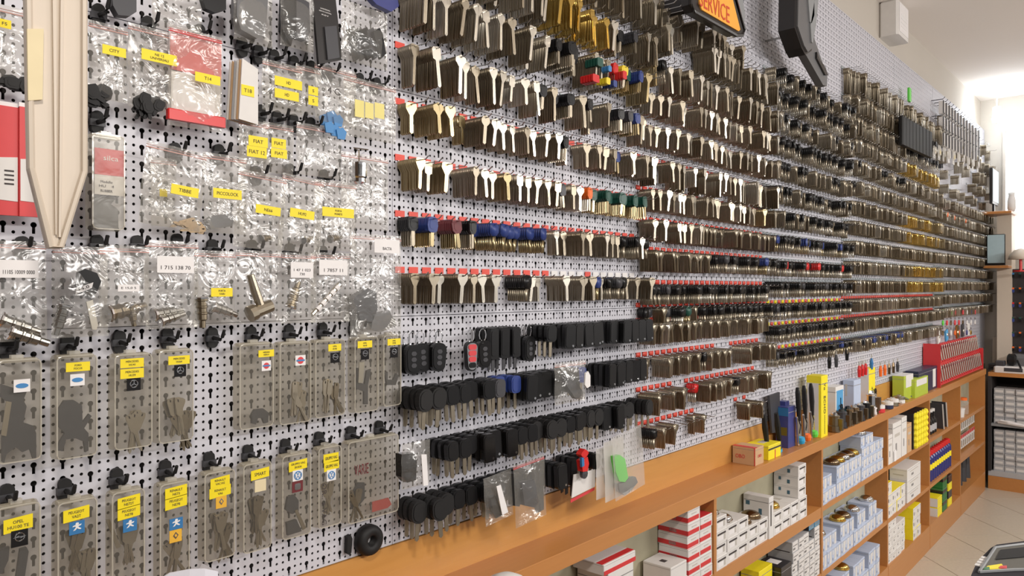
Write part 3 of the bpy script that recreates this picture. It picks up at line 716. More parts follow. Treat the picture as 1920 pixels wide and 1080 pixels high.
# upper row of cases
C = clear_case
C((-8, 672, 80, 868), 'clear case with a blue oval emblem holding dark key parts, far left', emb=(('oval', (25, 711, 56, 735)),), off=.05)
C((104, 664, 184, 860), 'clear case with yellow tag over a blue oval emblem and black key shell', [((123, 679, 168, 696), Y, ('FORD', 'FOCUS'))], (('oval', (131, 701, 158, 723)),), off=.05)
C((213, 662, 287, 842), 'clear case with two yellow tags over a star emblem', [((225, 672, 269, 689), Y, ('MERCEDES', 'HU41')), ((225, 691, 269, 709), Y, ('MERCEDES', 'HU39'))], (('star', (237, 709, 263, 732)),), off=.05)
C((296, 654, 364, 830), 'clear case full of key blanks with one yellow tag and star emblem', [((315, 667, 355, 683), Y, ('MERCEDES', 'HU64'))], (('star', (326, 684, 348, 706)),), off=.05)
C((448, 642, 514, 804), 'clear case with yellow tag and red disc emblem, dark key at the bottom', [((484, 656, 513, 669), Y, ('NISSAN', 'NSN14'))], (('disc', (490, 676, 507, 695)),), off=.045)
C((523, 640, 584, 795), 'clear case with a red disc emblem and no yellow tag', [], (('disc', (553, 666, 572, 685)),), off=.045)
C((590, 636, 648, 782), 'clear case with yellow tag and dark ring emblem, left of the white key', [((615, 645, 639, 658), Y, ('OPEL', 'HU46'))], (('bolt', (619, 661, 636, 680)),), off=.045)
C((664, 631, 710, 773), 'clear case with a dark H-shaped clip and a pale key inside', [((670, 639, 697, 652), Y, ('OPEL', 'HU43'))], (('bolt', (676, 654, 691, 674)),), off=.045)
C((718, 627, 753, 762), 'narrow clear case at the right edge of the upper case row', [((726, 635, 750, 647), Y, ('OPEL', 'YM28'))], (('bolt', (731, 651, 745, 670)),), off=.045)
# lower row of cases
C((-10, 945, 78, 1130), 'clear case with a dark ring and bolt emblem in the bottom left corner', [((6, 969, 61, 995), Y, ('OPEL', 'HU100 TE'))], (('bolt', (20, 993, 52, 1024)),), off=.05)
C((106, 936, 184, 1115), 'clear case with yellow tag over a white lion on blue', [((118, 952, 167, 975), Y, ('PEUGEOT', 'VA2T'))], (('lion', (129, 977, 158, 1001)),), off=.05)
C((208, 918, 273, 1100), 'clear case with two yellow tags over a white lion on blue', [((220, 930, 262, 951), Y, ('PEUGEOT', 'NE72T')), ((220, 950, 262, 971), Y, ('PEUGEOT', 'NE78'))], (('lion', (230, 972, 256, 996)),), off=.05)
C((298, 903, 357, 1085), 'clear case with blue lion emblem above an amber diamond emblem', [((309, 912, 350, 932), Y, ('RENAULT', 'NE73')), ((309, 931, 350, 952), Y, ('PEUGEOT', 'NE78'))], (('lion', (317, 971, 342, 992)), ('gem', (317, 993, 340, 1016))), off=.05)
C((382, 882, 442, 1050), 'clear case with two yellow tags over an amber diamond emblem', [((394, 894, 430, 912), Y, ('RENAULT', 'VAC102')), ((392, 912, 432, 931), Y, ('RENAULT', 'VA6'))], (('gem', (404, 930, 424, 952)),), off=.05)
C((455, 866, 510, 1034), 'clear case with yellow tag over a blank cream square', [((470, 879, 504, 897), Y, ('SMART',))], (('plain', (477, 899, 498, 921)),), off=.05)
C((528, 850, 584, 1008), 'clear case with round badge above a dark red badge', [((541, 863, 575, 881), Y, ('GRUPPO VAG', 'SKODA'))], (('vw', (548, 881, 567, 901)), ('pill', (547, 902, 567, 922))), off=.05)
t = C((596, 836, 641, 988), 'clear case with handwriting down its front and round badge', [((606, 850, 634, 866), Y, ('GRUPPO VAG',)), ((607, 865, 635, 881), Y, ('GRUPPO VAG',))], (('vw', (612, 880, 629, 901)),), off=.05)
q = at(608, 945, .053); text(t, 'OR.. x VAG', (q.x - t.location.x, q.y, q.z - t.location.z), .075, .010, 'print_dark', 'down')
t = C((652, 820, 748, 972), 'wide clear case with hand-written word in dark red', [], (), off=.045)
q = at(678, 880, .0475); text(t, 'VARIE', (q.x - t.location.x, q.y, q.z - t.location.z), .033, .020, 'maroon_plastic')
a0, a1, a2, a3 = rect(697, 936, 733, 955, .02)
tag(MB().prism([(a0, a2), (a1 - .01, a2), (a1, a2 + .005), (a1 - .008, a3), (a0, a3)], -.022, -.02).build('red_card', 'red_plastic'), 'small red card behind the wide hand-written case', 'card')
# what lies in the cases
def pxpoly(pts, off, th, name, mt, label, cat, group=None):
    ol = [(lambda p: (p.x, p.z))(at(a, b_, off)) for a, b_ in pts]; cx = sum(p[0] for p in ol) / len(ol); cz = sum(p[1] for p in ol) / len(ol)
    return tag(MB().prism([(p[0] - cx, p[1] - cz) for p in ol], -th, 0).build(name, mt, None, (cx, -off + th, cz)), label, cat, group)
G1 = 'loose parts inside the clear cases'
pxpoly([(108, 845), (112, 828), (122, 812), (110, 800), (109, 768), (120, 751), (138, 750), (154, 760), (155, 792), (167, 776), (172, 780), (158, 803), (166, 812), (166, 845), (160, 848), (157, 828), (142, 822), (124, 824), (118, 846)], .043, .005, 'key_shell_half', 'dark_grey', 'dark plastic key shell half with two legs in the second case', 'key shell', G1)
pxpoly([(2, 720), (28, 728), (50, 735), (44, 750), (50, 762), (44, 792), (62, 798), (68, 812), (68, 860), (62, 860), (56, 842), (42, 848), (30, 838), (12, 852), (8, 868), (4, 866), (4, 820), (14, 790), (16, 755), (2, 745)], .043, .005, 'key_shell_half', 'dark_grey', 'large dark key shell parts in the leftmost upper case', 'key shell', G1)
pxpoly([(12, 752), (22, 754), (12, 818), (2, 816)], .0465, .002, 'metal_strip', 'nickel', 'pale metal blade beside the dark key shell at far left', 'key', G1)
pxpoly([(670, 690), (676, 690), (676, 718), (684, 720), (688, 695), (696, 692), (690, 722), (690, 758), (683, 758), (683, 734), (668, 728)], .038, .005, 'clip', 'dark_grey', 'dark H-shaped plastic clip in a clear case', 'clip', G1)
pxpoly([(674, 680), (684, 678), (680, 718), (672, 718)], .041, .002, 'metal_strip', 'silver', 'pale key blade above the H-shaped clip', 'key', G1)
pxpoly([(722, 700), (727, 697), (727, 712), (738, 712), (743, 700), (748, 704), (742, 722), (726, 722)], .038, .005, 'clip', 'dark_grey', 'dark U-shaped clip in the narrow case at the right', 'clip', G1)
pxpoly([(473, 776), (478, 768), (494, 766), (504, 774), (503, 792), (496, 794), (492, 784), (484, 784), (480, 796), (473, 794)], .038, .006, 'spare_key_shell', 'dark_grey', 'dark horseshoe-shaped key head in the case with the red disc', 'key shell', G1)
pxpoly([(540, 932), (552, 928), (560, 938), (560, 958), (548, 964), (536, 956)], .042, .006, 'spare_key_shell', 'dark_grey', 'dark round key head in the case with the dark red badge', 'key shell', G1)
pxpoly([(538, 980), (556, 974), (566, 996), (540, 1004)], .042, .006, 'spare_key_shell', 'dark_grey', 'lower dark key head in the case with the dark red badge', 'key shell', G1)
pxpoly([(553, 958), (558, 955), (574, 990), (568, 994)], .044, .002, 'metal_strip', 'nickel', 'metal blade between two dark heads in a clear case', 'key', G1)
pxpoly([(0, 1030), (18, 1025), (16, 1050), (4, 1075), (-4, 1078)], .042, .006, 'spare_key_shell', 'dark_grey', 'left dark key head in the bottom left case', 'key shell', G1)
pxpoly([(38, 1030), (50, 1026), (54, 1034), (46, 1085), (30, 1085)], .042, .006, 'spare_key_shell', 'dark_grey', 'right dark key head in the bottom left case', 'key shell', G1)
pxpoly([(199, 975), (206, 974), (227, 1025), (219, 1029)], .044, .002, 'metal_strip', 'nickel', 'pale blade in the third case of the lower row', 'key', G1)
pxpoly([(660, 928), (672, 905), (684, 905), (684, 935), (668, 955), (660, 955)], .036, .005, 'spare_key_shell', 'dark_grey', 'dark blue-grey key head in the hand-written case', 'key shell', G1)
CN = ['the case with two yellow tags over the star', 'the fourth upper case', 'the fourth upper case, right side', 'the second lower case', 'the second lower case, bottom', 'the third lower case', 'the fourth lower case', 'the fifth lower case', 'the fifth lower case, bottom', 'the sixth lower case', 'the sixth lower case, bottom', 'the sixth upper case', 'the sixth upper case, right side', 'the seventh upper case', 'the seventh upper case, right side', 'the case with handwriting', 'the wide hand-written case']
CO = [(252, 800, 5), (330, 775, 9), (345, 800, 4), (140, 1020, 6), (160, 1060, 4), (240, 1010, 4), (325, 1040, 5), (410, 990, 7), (420, 1010, 4), (480, 960, 8), (485, 985, 4), (552, 745, 4), (565, 760, 4), (612, 740, 6), (630, 745, 4), (615, 930, 3), (668, 945, 3)]
for i, (px, py, n) in enumerate(CO):
    loose_keys(px, py - 22, .042 if py > 640 else .03, n + 2, .005, 'm', RN.choice(('nickel', 'nickel_dark', 'nickel')), 'loose metal key blanks in %s' % CN[i], 'key blanks inside the clear cases', (-.35, .35) if i % 2 else (-.6, .4))
# tall case with the red card
t = C((171, 250, 236, 432), 'tall clear case with a red and white card and grey rubber pads', [], (), off=.05, deep=.02)
x0, x1, z0, z1 = rect(177, 280, 234, 366, .046); tc = t.location
o = tag(MB().prism([(x0, z0), (x1, z0), (x1, z1), (x0, z1)], -.0462, -.0455).build('printed_card', 'card_white'), 'red and white printed card inside the tall clear case', 'card')
zz = Zc(205, 329, .046); MB().box(x0, x1, -.0468, -.0462, zz, z1).build('red_panel', 'card_red', o)
for i, (tx, py, wv) in enumerate((('Modello', 341, .016), ('HU    4', 349, .020), ('RUBBER', 358, .016))): q = at(200, py, .047); text(o, tx, q, wv, .0035)
q = at(208, 297, .0472); text(o, 'silca', q, .020, .007, 'label_white'); 
pxpoly([(173, 366), (215, 366), (216, 374), (208, 383), (221, 392), (222, 420), (222, 428), (174, 428)], .040, .006, 'rubber_pad', 'knife_grey', 'grey rubber button pad in the tall clear case', 'rubber pad')
# red packets at the far left
for i, (a_, b_) in enumerate(((-12, 32), (34, 80))):
    x0, x1, z0, z1 = rect(a_, 200 + i * 4, b_, 404 + i * 3, .03 + .004 * i); cx = (x0 + x1) / 2
    t = thing('red_packet', ('glossy red and white packet at the left picture edge', 'second red and white packet, half behind the cream blade')[i], 'packet', (cx, -.03 - .004 * i, z1)); w = x1 - x0; h = z1 - z0
    m = MB().prism([(-w / 2, 0), (w / 2, 0), (w / 2, -h), (-w / 2, -h)], -.006, 0); m.build('pouch', 'card_red', t)
    MB().prism([(-w / 2 + .001, -h * .48), (w / 2 - .001, -h * .46), (w / 2 - .001, -h * .87), (-w / 2 + .001, -h * .86)], -.0068, -.006).build('white_panel', 'card_white', t)
    for k in range(4): MB().box(-.003 + i * .004, .008, -.0073, -.0068, -h * (.6 + k * .04), -h * (.585 + k * .04)).build('print_line', 'print_dark', t)
    MB().box(-w / 2, w / 2, -.004, -.001, -.002, .006).build('header', 'label_white', t)
# bags: rect, label, stickers
B = bag
B((-30, 10, 52, 150), 'clear bag with a yellow tag at the top left corner', stickers=[((-10, 41, 15, 57), Y, ('F5',))])
loose_keys(12, 125, .036, 7, .012, 'p', 'black_rubber', 'black rubber key heads in the top left bag', 'black keys in the top left bag', (1.2, 1.8), .04)
B((166, 45, 240, 188), 'crumpled clear bag with yellow tag left of the red card bag', stickers=[((185, 91, 229, 108), Y, ('CITY',))])
loose_keys(185, 160, .036, 10, .010, 'p', 'black_rubber', 'black keys bunched in the bag left of the red card bag', 'black keys in the second bag', (-1.6, .4), .045)
B((240, 52, 328, 206), 'crumpled clear bag with long yellow tag beside the red card bag', stickers=[((258, 101, 324, 121), Y, ('NE 12', 'UNIVERSALI'))])
loose_keys(270, 185, .036, 14, .016, 'p', 'black_rubber', 'row of black key heads at the bottom of the long-tag bag', 'black keys in the long-tag bag', (-.3, .9), .04)
B((316, 58, 416, 242), 'clear bag with a red header card', off=.045, stickers=[((358, 142, 405, 159), Y, ('T14',))], zip_='print_red')
x0, x1, z0, z1 = rect(318, 64, 414, 140, .038)

mat('red_tissue', (.60, .13, .12), .6); tag(MB().box(x0, x1, -.040, -.0385, z0, z1).build('red_card', 'red_tissue'), 'faded red card inside the crumpled bag', 'card')
x0, x1, z0, z1 = rect(312, 212, 420, 232, .045); tag(MB().bbox(x0, x1, -.052, -.042, z0, z1).build('red_strip', 'red_plastic'), 'shiny red strip under the red card bag', 'strip')
x0, x1, z0, z1 = rect(320, 142, 412, 212, .038); tag(MB().box(x0, x1, -.040, -.038, z0, z1).build('white_card', 'card_white'), 'white leaflet inside the red card bag', 'card')
for k in range(6):
    x0, x1, z0, z1 = rect(448 - k * 4, 112 + k, 484 - k * 4, 226, .05 - k * .005)
    tag(MB().prism([(x0, z0), (x1, z0 - .004), (x1, z1 - .012), (x0 + .006, z1)], -.05 + k * .006, -.0475 + k * .006).build('blister_card', ['card_white', 'card_brown', 'card_white', 'card_grey', 'card_brown', 'card_white'][k]), '%s of the white and brown cards hanging in a stack' % ORD[k], 'card', 'stacked hanging cards')
x0, x1, z0, z1 = rect(453, 160, 477, 180, .0512); sticker(bpy.data.objects['blister_card'], x0, x1, z0, z1, -.0502, Y, ('T18',))
B((492, 118, 566, 212), 'clear bag with stacked yellow tags next to the hanging cards', stickers=[((507, 150, 558, 167), Y, ('HD',)), ((507, 172, 552, 189), Y, ('HD',))])
B((556, 124, 600, 215), 'clear bag with two short yellow tags behind the 4C bag', off=.03, stickers=[((570, 165, 588, 181), Y, ('S',)), ((570, 183, 588, 200), Y, ('S',))])
t = B((590, 126, 668, 232), 'clear bag with 4C hand-written on it', stickers=[])
q = at(625, 171, .05); text(t, '4 C', (q.x - t.location.x, -.016, q.z - t.location.z), .026, .012, 'print_dark')
mat('label_faded', (.75, .66, .22), .5)
B((645, 152, 742, 262), 'bulging clear bag with three faded yellow tags near the board joint', stickers=[((657, 190, 674, 222), 'label_faded', ()), ((676, 195, 692, 224), 'label_faded', ()), ((694, 196, 712, 224), 'label_faded', ())])
for k, (a_, b_) in enumerate(((608, 224), (622, 218), (634, 226), (628, 244), (640, 250), (618, 238))):
    pxpoly([(a_ - 9, b_ - 7), (a_ + 3, b_ - 11), (a_ + 10, b_ - 2), (a_ + 7, b_ + 12), (a_ - 6, b_ + 10)], .03 + k * .003, .003, 'blue_key_cap', 'print_blue', 'bright blue plastic key heads bunched below the 4C bag', 'key head', 'blue key heads')
B((448, 226, 503, 330), 'small clear bag with two yellow tags hanging below the cards', stickers=[((458, 258, 494, 277), Y, ('FIAT',)), ((455, 277, 492, 297), Y, ('FIAT 12',))])
B((494, 232, 550, 326), 'second small clear bag with two yellow tags', off=.03, stickers=[((501, 262, 528, 280), Y, ('FIAT',)), ((500, 281, 530, 298), Y, ('FIAT',))])
B((556, 236, 640, 332), 'empty looking clear bag below the blue key heads')
B((275, 276, 388, 428), 'crumpled shiny bag with yellow tag at left of the middle row', off=.045, bulge=.012, amp=.007, stickers=[((319, 351, 370, 369), Y, ('TIBBE',))], tilt=.10)
B((282, 296, 330, 425), 'clear bag half hidden behind the crumpled shiny bag', off=.025, stickers=[((292, 356, 306, 370), Y, ())])
B((382, 290, 462, 438), 'clear bag with yellow tag and a dark block inside', off=.04, stickers=[((392, 356, 445, 374), Y, ('PICCOLOCK',))])
pxpoly([(388, 412), (400, 404), (434, 400), (438, 410), (436, 424), (396, 430)], .034, .014, 'rubber_block', 'knife_grey', 'dark grey rubber block in the yellow-tagged bag', 'rubber block')
B((448, 325, 538, 468), 'crumpled bag with yellow tag, third in the middle row', off=.045, bulge=.012, amp=.007, stickers=[((474, 388, 520, 404), Y, ('NE66',))], tilt=.08)
B((530, 332, 608, 474), 'crumpled bag with yellow tag, fourth in the middle row', off=.045, bulge=.012, amp=.007, stickers=[((538, 396, 583, 412), Y, ('HU92',))], tilt=.08)
B((590, 340, 668, 470), 'smooth bag with long yellow tag, right end of the middle row', off=.045, bulge=.010, stickers=[((596, 391, 655, 408), Y, ('PORTA', 'MONETE'))])
for px, py, lb in ((490, 448, 'third'), (570, 450, 'fourth'), (620, 448, 'last')):
    lock_barrel(at(px, py, .036), (0, 1.4, .3), 'small metal lock part in the %s bag of the middle row' % lb, .9, mt='nickel_dark')
loose_keys(345, 405, .04, 6, .012, 'm', 'bronze', 'copper coloured key parts in the crumpled shiny bag', 'copper parts in the shiny bag', (1.0, 1.9), .035)
# barrel lock hanging on a wire
t = thing('barrel_lock', 'chrome barrel lock hanging on a thin wire by the board joint', 'lock', at(673, 322, .05))
MB().lathe([(.012, .018), (.0155, .016), (.0155, -.010), (.013, -.013), (.013, -.020), (.006, -.024)], 14).build('barrel', 'chrome', t)
MB().box(-.011, -.005, -.0158, -.012, -.008, .012).build('slot', 'black_gloss', t)
MB().tube([(0, 0, .017), (0, 0, .040), (.003, .02, .048), (.06, .05, .056)], .0012, 5).build('hanger_wire', 'bronze', t)
B((640, 290, 728, 430), 'clear bag behind the chrome barrel lock', off=.025, amp=.006)
# row of lock cylinder bags
B((-20, 452, 86, 640), 'clear bag with a white tag and two ribbed lock cylinders at far left', off=.04, stickers=[((-8, 488, 66, 521), WL, ('', '11105 10009 0000'))])
for k, (px, py) in enumerate(((12, 600), (30, 622))): lock_barrel(at(px - 10, py, .04), (0, math.radians(112), 0), 'ribbed lock cylinder, %s in the far left bag' % ('upper', 'lower')[k], 1.35)
B((98, 462, 202, 632), 'clear bag holding a large black-headed key', off=.04)
pxpoly([(142, 532), (147, 510), (160, 504), (182, 512), (190, 528), (182, 548), (168, 562), (150, 552)], .047, .008, 'large_black_key', 'black_plastic', 'black rounded head of the large bagged key', 'key')
pxpoly([(162, 566), (174, 562), (184, 610), (181, 618), (173, 618)], .043, .003, 'metal_strip', 'silver', 'pale metal blade of the large bagged key', 'key')
x0, x1, z0, z1 = rect(141, 532, 175, 548, .049); o = MB().prism([(x0, z0 - .003), (x1 - .002, z0 + .006), (x1, z1 + .002), (x0 + .002, z1 - .006)], -.0492, -.0485).build('price_sticker', 'label_white'); tag(o, 'white price sticker on the large black key head', 'sticker'); text(o, '15,0', at(158, 540, .0497), .014, .005, 'print_dark', rot=.3)
lock_barrel(at(120, 575, .036), (0, math.radians(195), 0), 'slim lock cylinder beside the large black key', 1.15)
t = B((186, 460, 280, 612), 'clear bag with one dark ribbed cylinder', off=.04); q = at(238, 540, .05); o = sticker(t, q.x - t.location.x - .015, q.x - t.location.x + .015, q.z - t.location.z - .005, q.z - t.location.z + .005, -.016, WL, ('E 15,0 5',), name='price_sticker')
lock_barrel(at(205, 588, .04), (0, math.radians(80), .2), 'dark ribbed lock cylinder in the bag with a price sticker', 1.6, mt='nickel_dark')
lock_barrel(at(245, 572, .04), (0, math.radians(170), .2), 'short dark lock cylinder in the bag with a price sticker', .9, mt='nickel_dark')
B((272, 452, 372, 616), 'clear bag with white printed tag and two bright cylinders', off=.04, stickers=[((287, 481, 356, 512), WL, ('', '1 715 138 70'))])
lock_barrel(at(290, 590, .04), (0, math.radians(82), .1), 'bright ribbed cylinder lying at the bag bottom', 1.25)
lock_barrel(at(302, 602, .044), (0, math.radians(75), .1), 'lower bright ribbed cylinder lying at the bag bottom', 1.1)
B((364, 470, 442, 610), 'clear bag with yellow tag over spring-like cylinders', off=.04, stickers=[((388, 540, 428, 556), Y, ('PORTA', 'VARI'))])
lock_barrel(at(378, 560, .04), (0, math.radians(178), 0), 'spring ribbed cylinder under the yellow tag', 1.3, mt='nickel_dark')
lock_barrel(at(400, 575, .04), (0, math.radians(110), 0), 'slanted cylinder under the yellow tag', 1.2)
B((442, 470, 528, 606), 'clear bag with a T-shaped door lock', off=.04)
t = thing('door_lock', 'T-shaped metal door lock in a clear bag', 'lock', at(482, 560, .05))
MB().tube([(-.012, 0, .040), (-.004, 0, .015), (.006, 0, -.012)], [.006, .0075, .008], 10).build('shaft', 'nickel', t)
MB().tube([(-.014, 0, -.026), (-.004, 0, -.022)], .014, 12).tube([(-.004, 0, -.022), (.026, 0, -.012)], [.0115, .0105], 12).build('cross_barrel', 'nickel', t)
B((528, 474, 592, 606), 'clear bag with narrow white tag and worn lock parts', off=.04, stickers=[((537, 492, 579, 521), WL, ('', '1 47 1 023', '730'))])
lock_barrel(at(545, 575, .04), (0, math.radians(20), 0), 'worn lock part in the narrow-tag bag', 1.3, mt='nickel_dark')
B((583, 474, 656, 604), 'clear bag with white tag over a slanted silver spindle', off=.04, stickers=[((590, 488, 643, 516), WL, ('', '1 7857 11'))])
t = thing('spindle', 'slanted silver spindle with a row of square notches', 'spindle', at(612, 560, .048))
MB().tube([(-.03, 0, -.028), (.028, 0, .026)], [.0035, .0055], 8).build('rod', 'silver', t)
m = MB()
for k in range(5): f_ = .15 + k * .17; m.tube([(-.03 + .058 * f_, -.003, -.028 + .054 * f_), (-.03 + .058 * (f_ + .1), -.003, -.028 + .054 * (f_ + .1))], .0052, 6)
m.build('notch', 'label_white', t)
B((656, 440, 752, 632), 'large clear bag hanging over the board joint with dark parts', off=.05, bulge=.013, amp=.007, stickers=[((690, 450, 737, 475), WL, ('', 'BACTA'))])
pxpoly([(662, 560), (690, 540), (706, 548), (708, 580), (698, 604), (676, 600)], .043, .02, 'ignition_lock', 'dark_grey', 'dark ignition lock lying in the large clear bag', 'lock')
pxpoly([(700, 590), (730, 582), (744, 610), (716, 622), (696, 618)], .043, .016, 'ignition_part', 'knife_grey', 'smaller dark part at the bottom of the large clear bag', 'lock')
# top row of dark remotes and packs
G2 = 'dark remotes along the top edge'
pxpoly([(210, -12), (256, -12), (256, 22), (244, 30), (222, 28), (212, 10)], .05, .016, 'remote_control', 'dark_grey', 'dark remote shell cut by the top picture edge, leftmost', 'remote', G2)
B((285, -20, 378, 62), 'clear bag at the top edge left of the dark remotes', zip_=None)
pxpoly([(378, -10), (424, -10), (424, 18), (404, 24), (386, 16)], .05, .012, 'remote_control', 'black_plastic', 'black remote shell at the top edge above the red card bag', 'remote', G2)
pxpoly([(445, -10), (503, -10), (500, 40), (492, 66), (482, 72), (452, 55), (444, 30)], .055, .020, 'remote_control', 'knife_grey', 'large grey remote in a bag at the top edge', 'remote', G2)
B((438, -14, 510, 82), 'clear bag around the large grey remote', off=.05, zip_=None, bulge=.014)
pxpoly([(532, -10), (556, -10), (552, 60), (546, 86), (530, 55)], .05, .014, 'remote_control', 'black_plastic', 'narrow black remote at the top edge beside the text pack', 'remote', G2)
pxpoly([(556, -10), (580, 5), (582, 60), (572, 76), (556, 70)], .055, .012, 'remote_control', 'dark_grey', 'grey remote overlapping the narrow black one', 'remote', G2)
B((526, -12, 588, 92), 'clear bag around two dark remotes', off=.05, zip_=None, bulge=.014)
t = pxpoly([(586, -14), (628, -14), (642, 112), (598, 120)], .05, .006, 'dark_packet', 'sign_dark', 'black printed packet with white lettering near the top edge', 'packet')
for tx, py in (('UNIVERSAL', 18), ('REMOTE CONTROL', 23), ('KEY', 29)): q = at(610, py, .0505); text(t, tx, q - t.location, .012 + .001 * len(tx), .0022, 'label_white')
pxpoly([(609, 50), (631, 48), (637, 108), (615, 112)], .054, .005, 'tag_remote', 'dark_grey', 'small grey remote with four dots on the black packet', 'remote')
for k in range(5):
    pxpoly([(652 + k * 12, 55 + k), (664 + k * 12, 48 + k), (716 - 46 + k * 12, 60 + k), (680 + k * 11, 105 - k), (666 + k * 12, 115 - k)], .03 + k * .009, .007, 'key_fob', ('black_plastic', 'dark_grey')[k % 2], '%s dark key fob of the bunch in the bag by the board joint' % ORD[k], 'key fob', 'bagged fob bunch')
B((640, 12, 726, 122), 'clear bag around a bunch of dark key fobs by the board joint', off=.055, bulge=.016, zip_=None)
pxpoly([(688, -12), (744, -12), (748, 12), (734, 22), (706, 8)], .045, .014, 'remote_control', 'purple_blue', 'dark remote at the top edge over the board joint', 'remote', G2)
# rubber ring and stop low on the left board
p = at(694, 1013, .016)
t = thing('rubber_ring', 'black rubber ring leaning on the board above the ledge', 'rubber ring', (p.x, -.016, p.z))
MB().lathe([(.0095, .012), (.0095, -.006), (.013, -.009), (.022, -.010), (.028, -.006), (.030, 0), (.030, .012)], 28, axis='y').build('ring', 'black_rubber', t, smooth=True)
MB().lathe([(.0001, .0125), (.0095, .0125), (.0095, .011)], 16, axis='y').build('hole_back', 'label_white', t)
pxpoly([(651, 1038), (652, 1008), (658, 1003), (661, 1010), (659, 1036), (656, 1041)], .014, .010, 'rubber_stop', 'black_rubber', 'small black rubber stop left of the rubber ring', 'rubber stop')
# cream blade-shaped display piece hanging in front of the left board
OF = .22
def wp(a, b_): p = at(a, b_, OF); return (p.x, p.z)
t = thing('display_blade_prop', 'cream grooved plastic blade hanging point down in front of the boards', 'display piece', (0, -OF, 0))
MB().prism([wp(48, -60), wp(160, -60), wp(160, 322), wp(116, 466), wp(92, 466), wp(55, 316)], 0, .012).build('body', 'cream_plastic', t)
for a_, b_, zb in ((96, 104, 440), (112, 118, 445)): MB().prism([wp(a_, -60), wp(b_, -60), wp(b_ if zb < 442 else 112, zb), wp(a_ + 6 if zb < 442 else 108, zb)], -.004, 0).build('ridge', 'cream_plastic', t)
e = [wp(157, -60), wp(157, 322), wp(113, 463), wp(95, 463), wp(58, 316), wp(52, -60)]
MB().tube([(p[0], -.002, p[1]) for p in e], .0035, 6).build('edge_bead', 'cream_plastic', t)
MB().tube([(wp(100, -60)[0], .006, wp(100, -60)[1] - .002), (wp(100, -60)[0], .006, HC)], .002, 5).build('cord', 'steel_wire', t)
MB().prism([wp(48, 56), wp(79, 56), wp(77, 188), wp(50, 190)], -.0055, -.001).build('masking_tape', 'tape', t)
# ------------------------------------------------------------------ bagged remotes on the first key board
B((753, 828, 806, 912), 'clear bag with white paper tag, left end of the third yellow-tagged row', off=.09, zip_=None, group='clear bags among the car keys')
pxpoly([(754, 852), (778, 850), (782, 862), (780, 900), (764, 905), (755, 895)], .09, .02, 'remote_control', 'black_gloss', 'glossy black remote in the bag left of the paper tag', 'remote', G2)
pxpoly([(790, 852), (800, 852), (803, 910), (794, 911)], .105, .001, 'paper_tag', 'label_white', 'long white paper tag hanging below the bag at left', 'tag')
B((1040, 678, 1098, 755), 'clear bag with grey remotes in the second tagged row', off=.105, bulge=.016, group='clear bags among the car keys')
pxpoly([(1058, 706), (1070, 703), (1094, 735), (1092, 748), (1080, 748), (1062, 722)], .10, .012, 'remote_control', 'dark_grey', 'slanted grey remote in the bag of the second tagged row', 'remote', G2)
pxpoly([(1098, 700), (1103, 696), (1107, 704), (1107, 724), (1101, 728), (1097, 722)], .118, .004, 'price_sticker', 'label_white', 'white pill-shaped sticker among the black remotes', 'sticker')
B((906, 888, 958, 978), 'clear bag with a small remote and long white tag, bottom tagged row', off=.10, bulge=.012, zip_=None, group='clear bags among the car keys', tilt=-.08)
pxpoly([(931, 912), (939, 909), (953, 960), (942, 966)], .118, .001, 'paper_tag', 'label_white', 'slanted white paper tag on the bag of the bottom row', 'tag')
pxpoly([(918, 935), (930, 930), (944, 966), (930, 972), (920, 955)], .095, .012, 'remote_control', 'black_gloss', 'small glossy remote in the bag with slanted paper tag', 'remote', G2)
B((962, 862, 1020, 980), 'clear bag with red print and a grey remote, bottom tagged row', off=.115, bulge=.014, zip_='print_red', group='clear bags among the car keys', tilt=-.06)
pxpoly([(978, 905), (1002, 900), (1010, 940), (1002, 952), (984, 948)], .11, .014, 'remote_control', 'dark_grey', 'grey remote inside the bag with red print', 'remote', G2)
pxpoly([(958, 888), (970, 888), (978, 940), (974, 950), (962, 948)], .10, .014, 'remote_control', 'black_plastic', 'black remote between two bags in the bottom tagged row', 'remote', G2)
pxpoly([(1000, 868), (1018, 866), (1020, 955), (1008, 962)], .10, .008, 'remote_control', 'black_rubber', 'dark remote behind the bag with red print', 'remote', G2)
p = at(1092, 862, .10)
t = thing('toy_key', 'shiny red key ornament with a blue patch near the frosted bags', 'key ornament', p)
MB().prism([(.012 * math.cos(a) + .004 * math.cos(3 * a), .016 + .012 * math.sin(a)) for a in [i * math.pi / 7 for i in range(14)]], -.008, .008).prism([(-.012, .0), (.014, .006), (.02, -.012), (.014, -.03), (-.006, -.028)], -.006, .01).build('red_body', 'red_plastic', t)
MB().prism([(-.018, .010), (-.008, .008), (-.006, -.012), (-.016, -.014)], -.011, -.005).build('blue_patch', 'logo_blue', t)
MB().lathe([(.0001, -.006), (.012, -.004), (.012, .004), (.0001, .006)], 10, (.006, 0, -.036), 'y').build('grey_disc', 'dark_grey', t)
t = pxpoly([(1076, 890), (1116, 880), (1116, 912), (1072, 934)], .085, .002, 'white_leaflet', 'card_white', 'white leaflet with a red border under the red ornament', 'leaflet')
a_ = [at(x, y, .0875) - t.location for x, y in ((1071, 937), (1116, 914), (1116, 919), (1071, 943))]; MB().prism([(p.x, p.z) for p in a_], -.003, -.0022).build('red_border', 'print_red', t)
B((1118, 838, 1150, 932), 'frosted bag edge-on, left one near the board end', off=.10, film_='milky', zip_=None, bulge=.006, group='frosted bags at the end of the first key board')
B((1132, 824, 1168, 936), 'frosted bag with a black remote inside', off=.115, film_='milky', zip_=None, bulge=.006, tilt=-.05, group='frosted bags at the end of the first key board')
B((1146, 808, 1202, 928), 'front frosted bag holding a lime green remote', off=.135, film_='frosted_bag', zip_=None, bulge=.012, tilt=-.12, group='frosted bags at the end of the first key board')
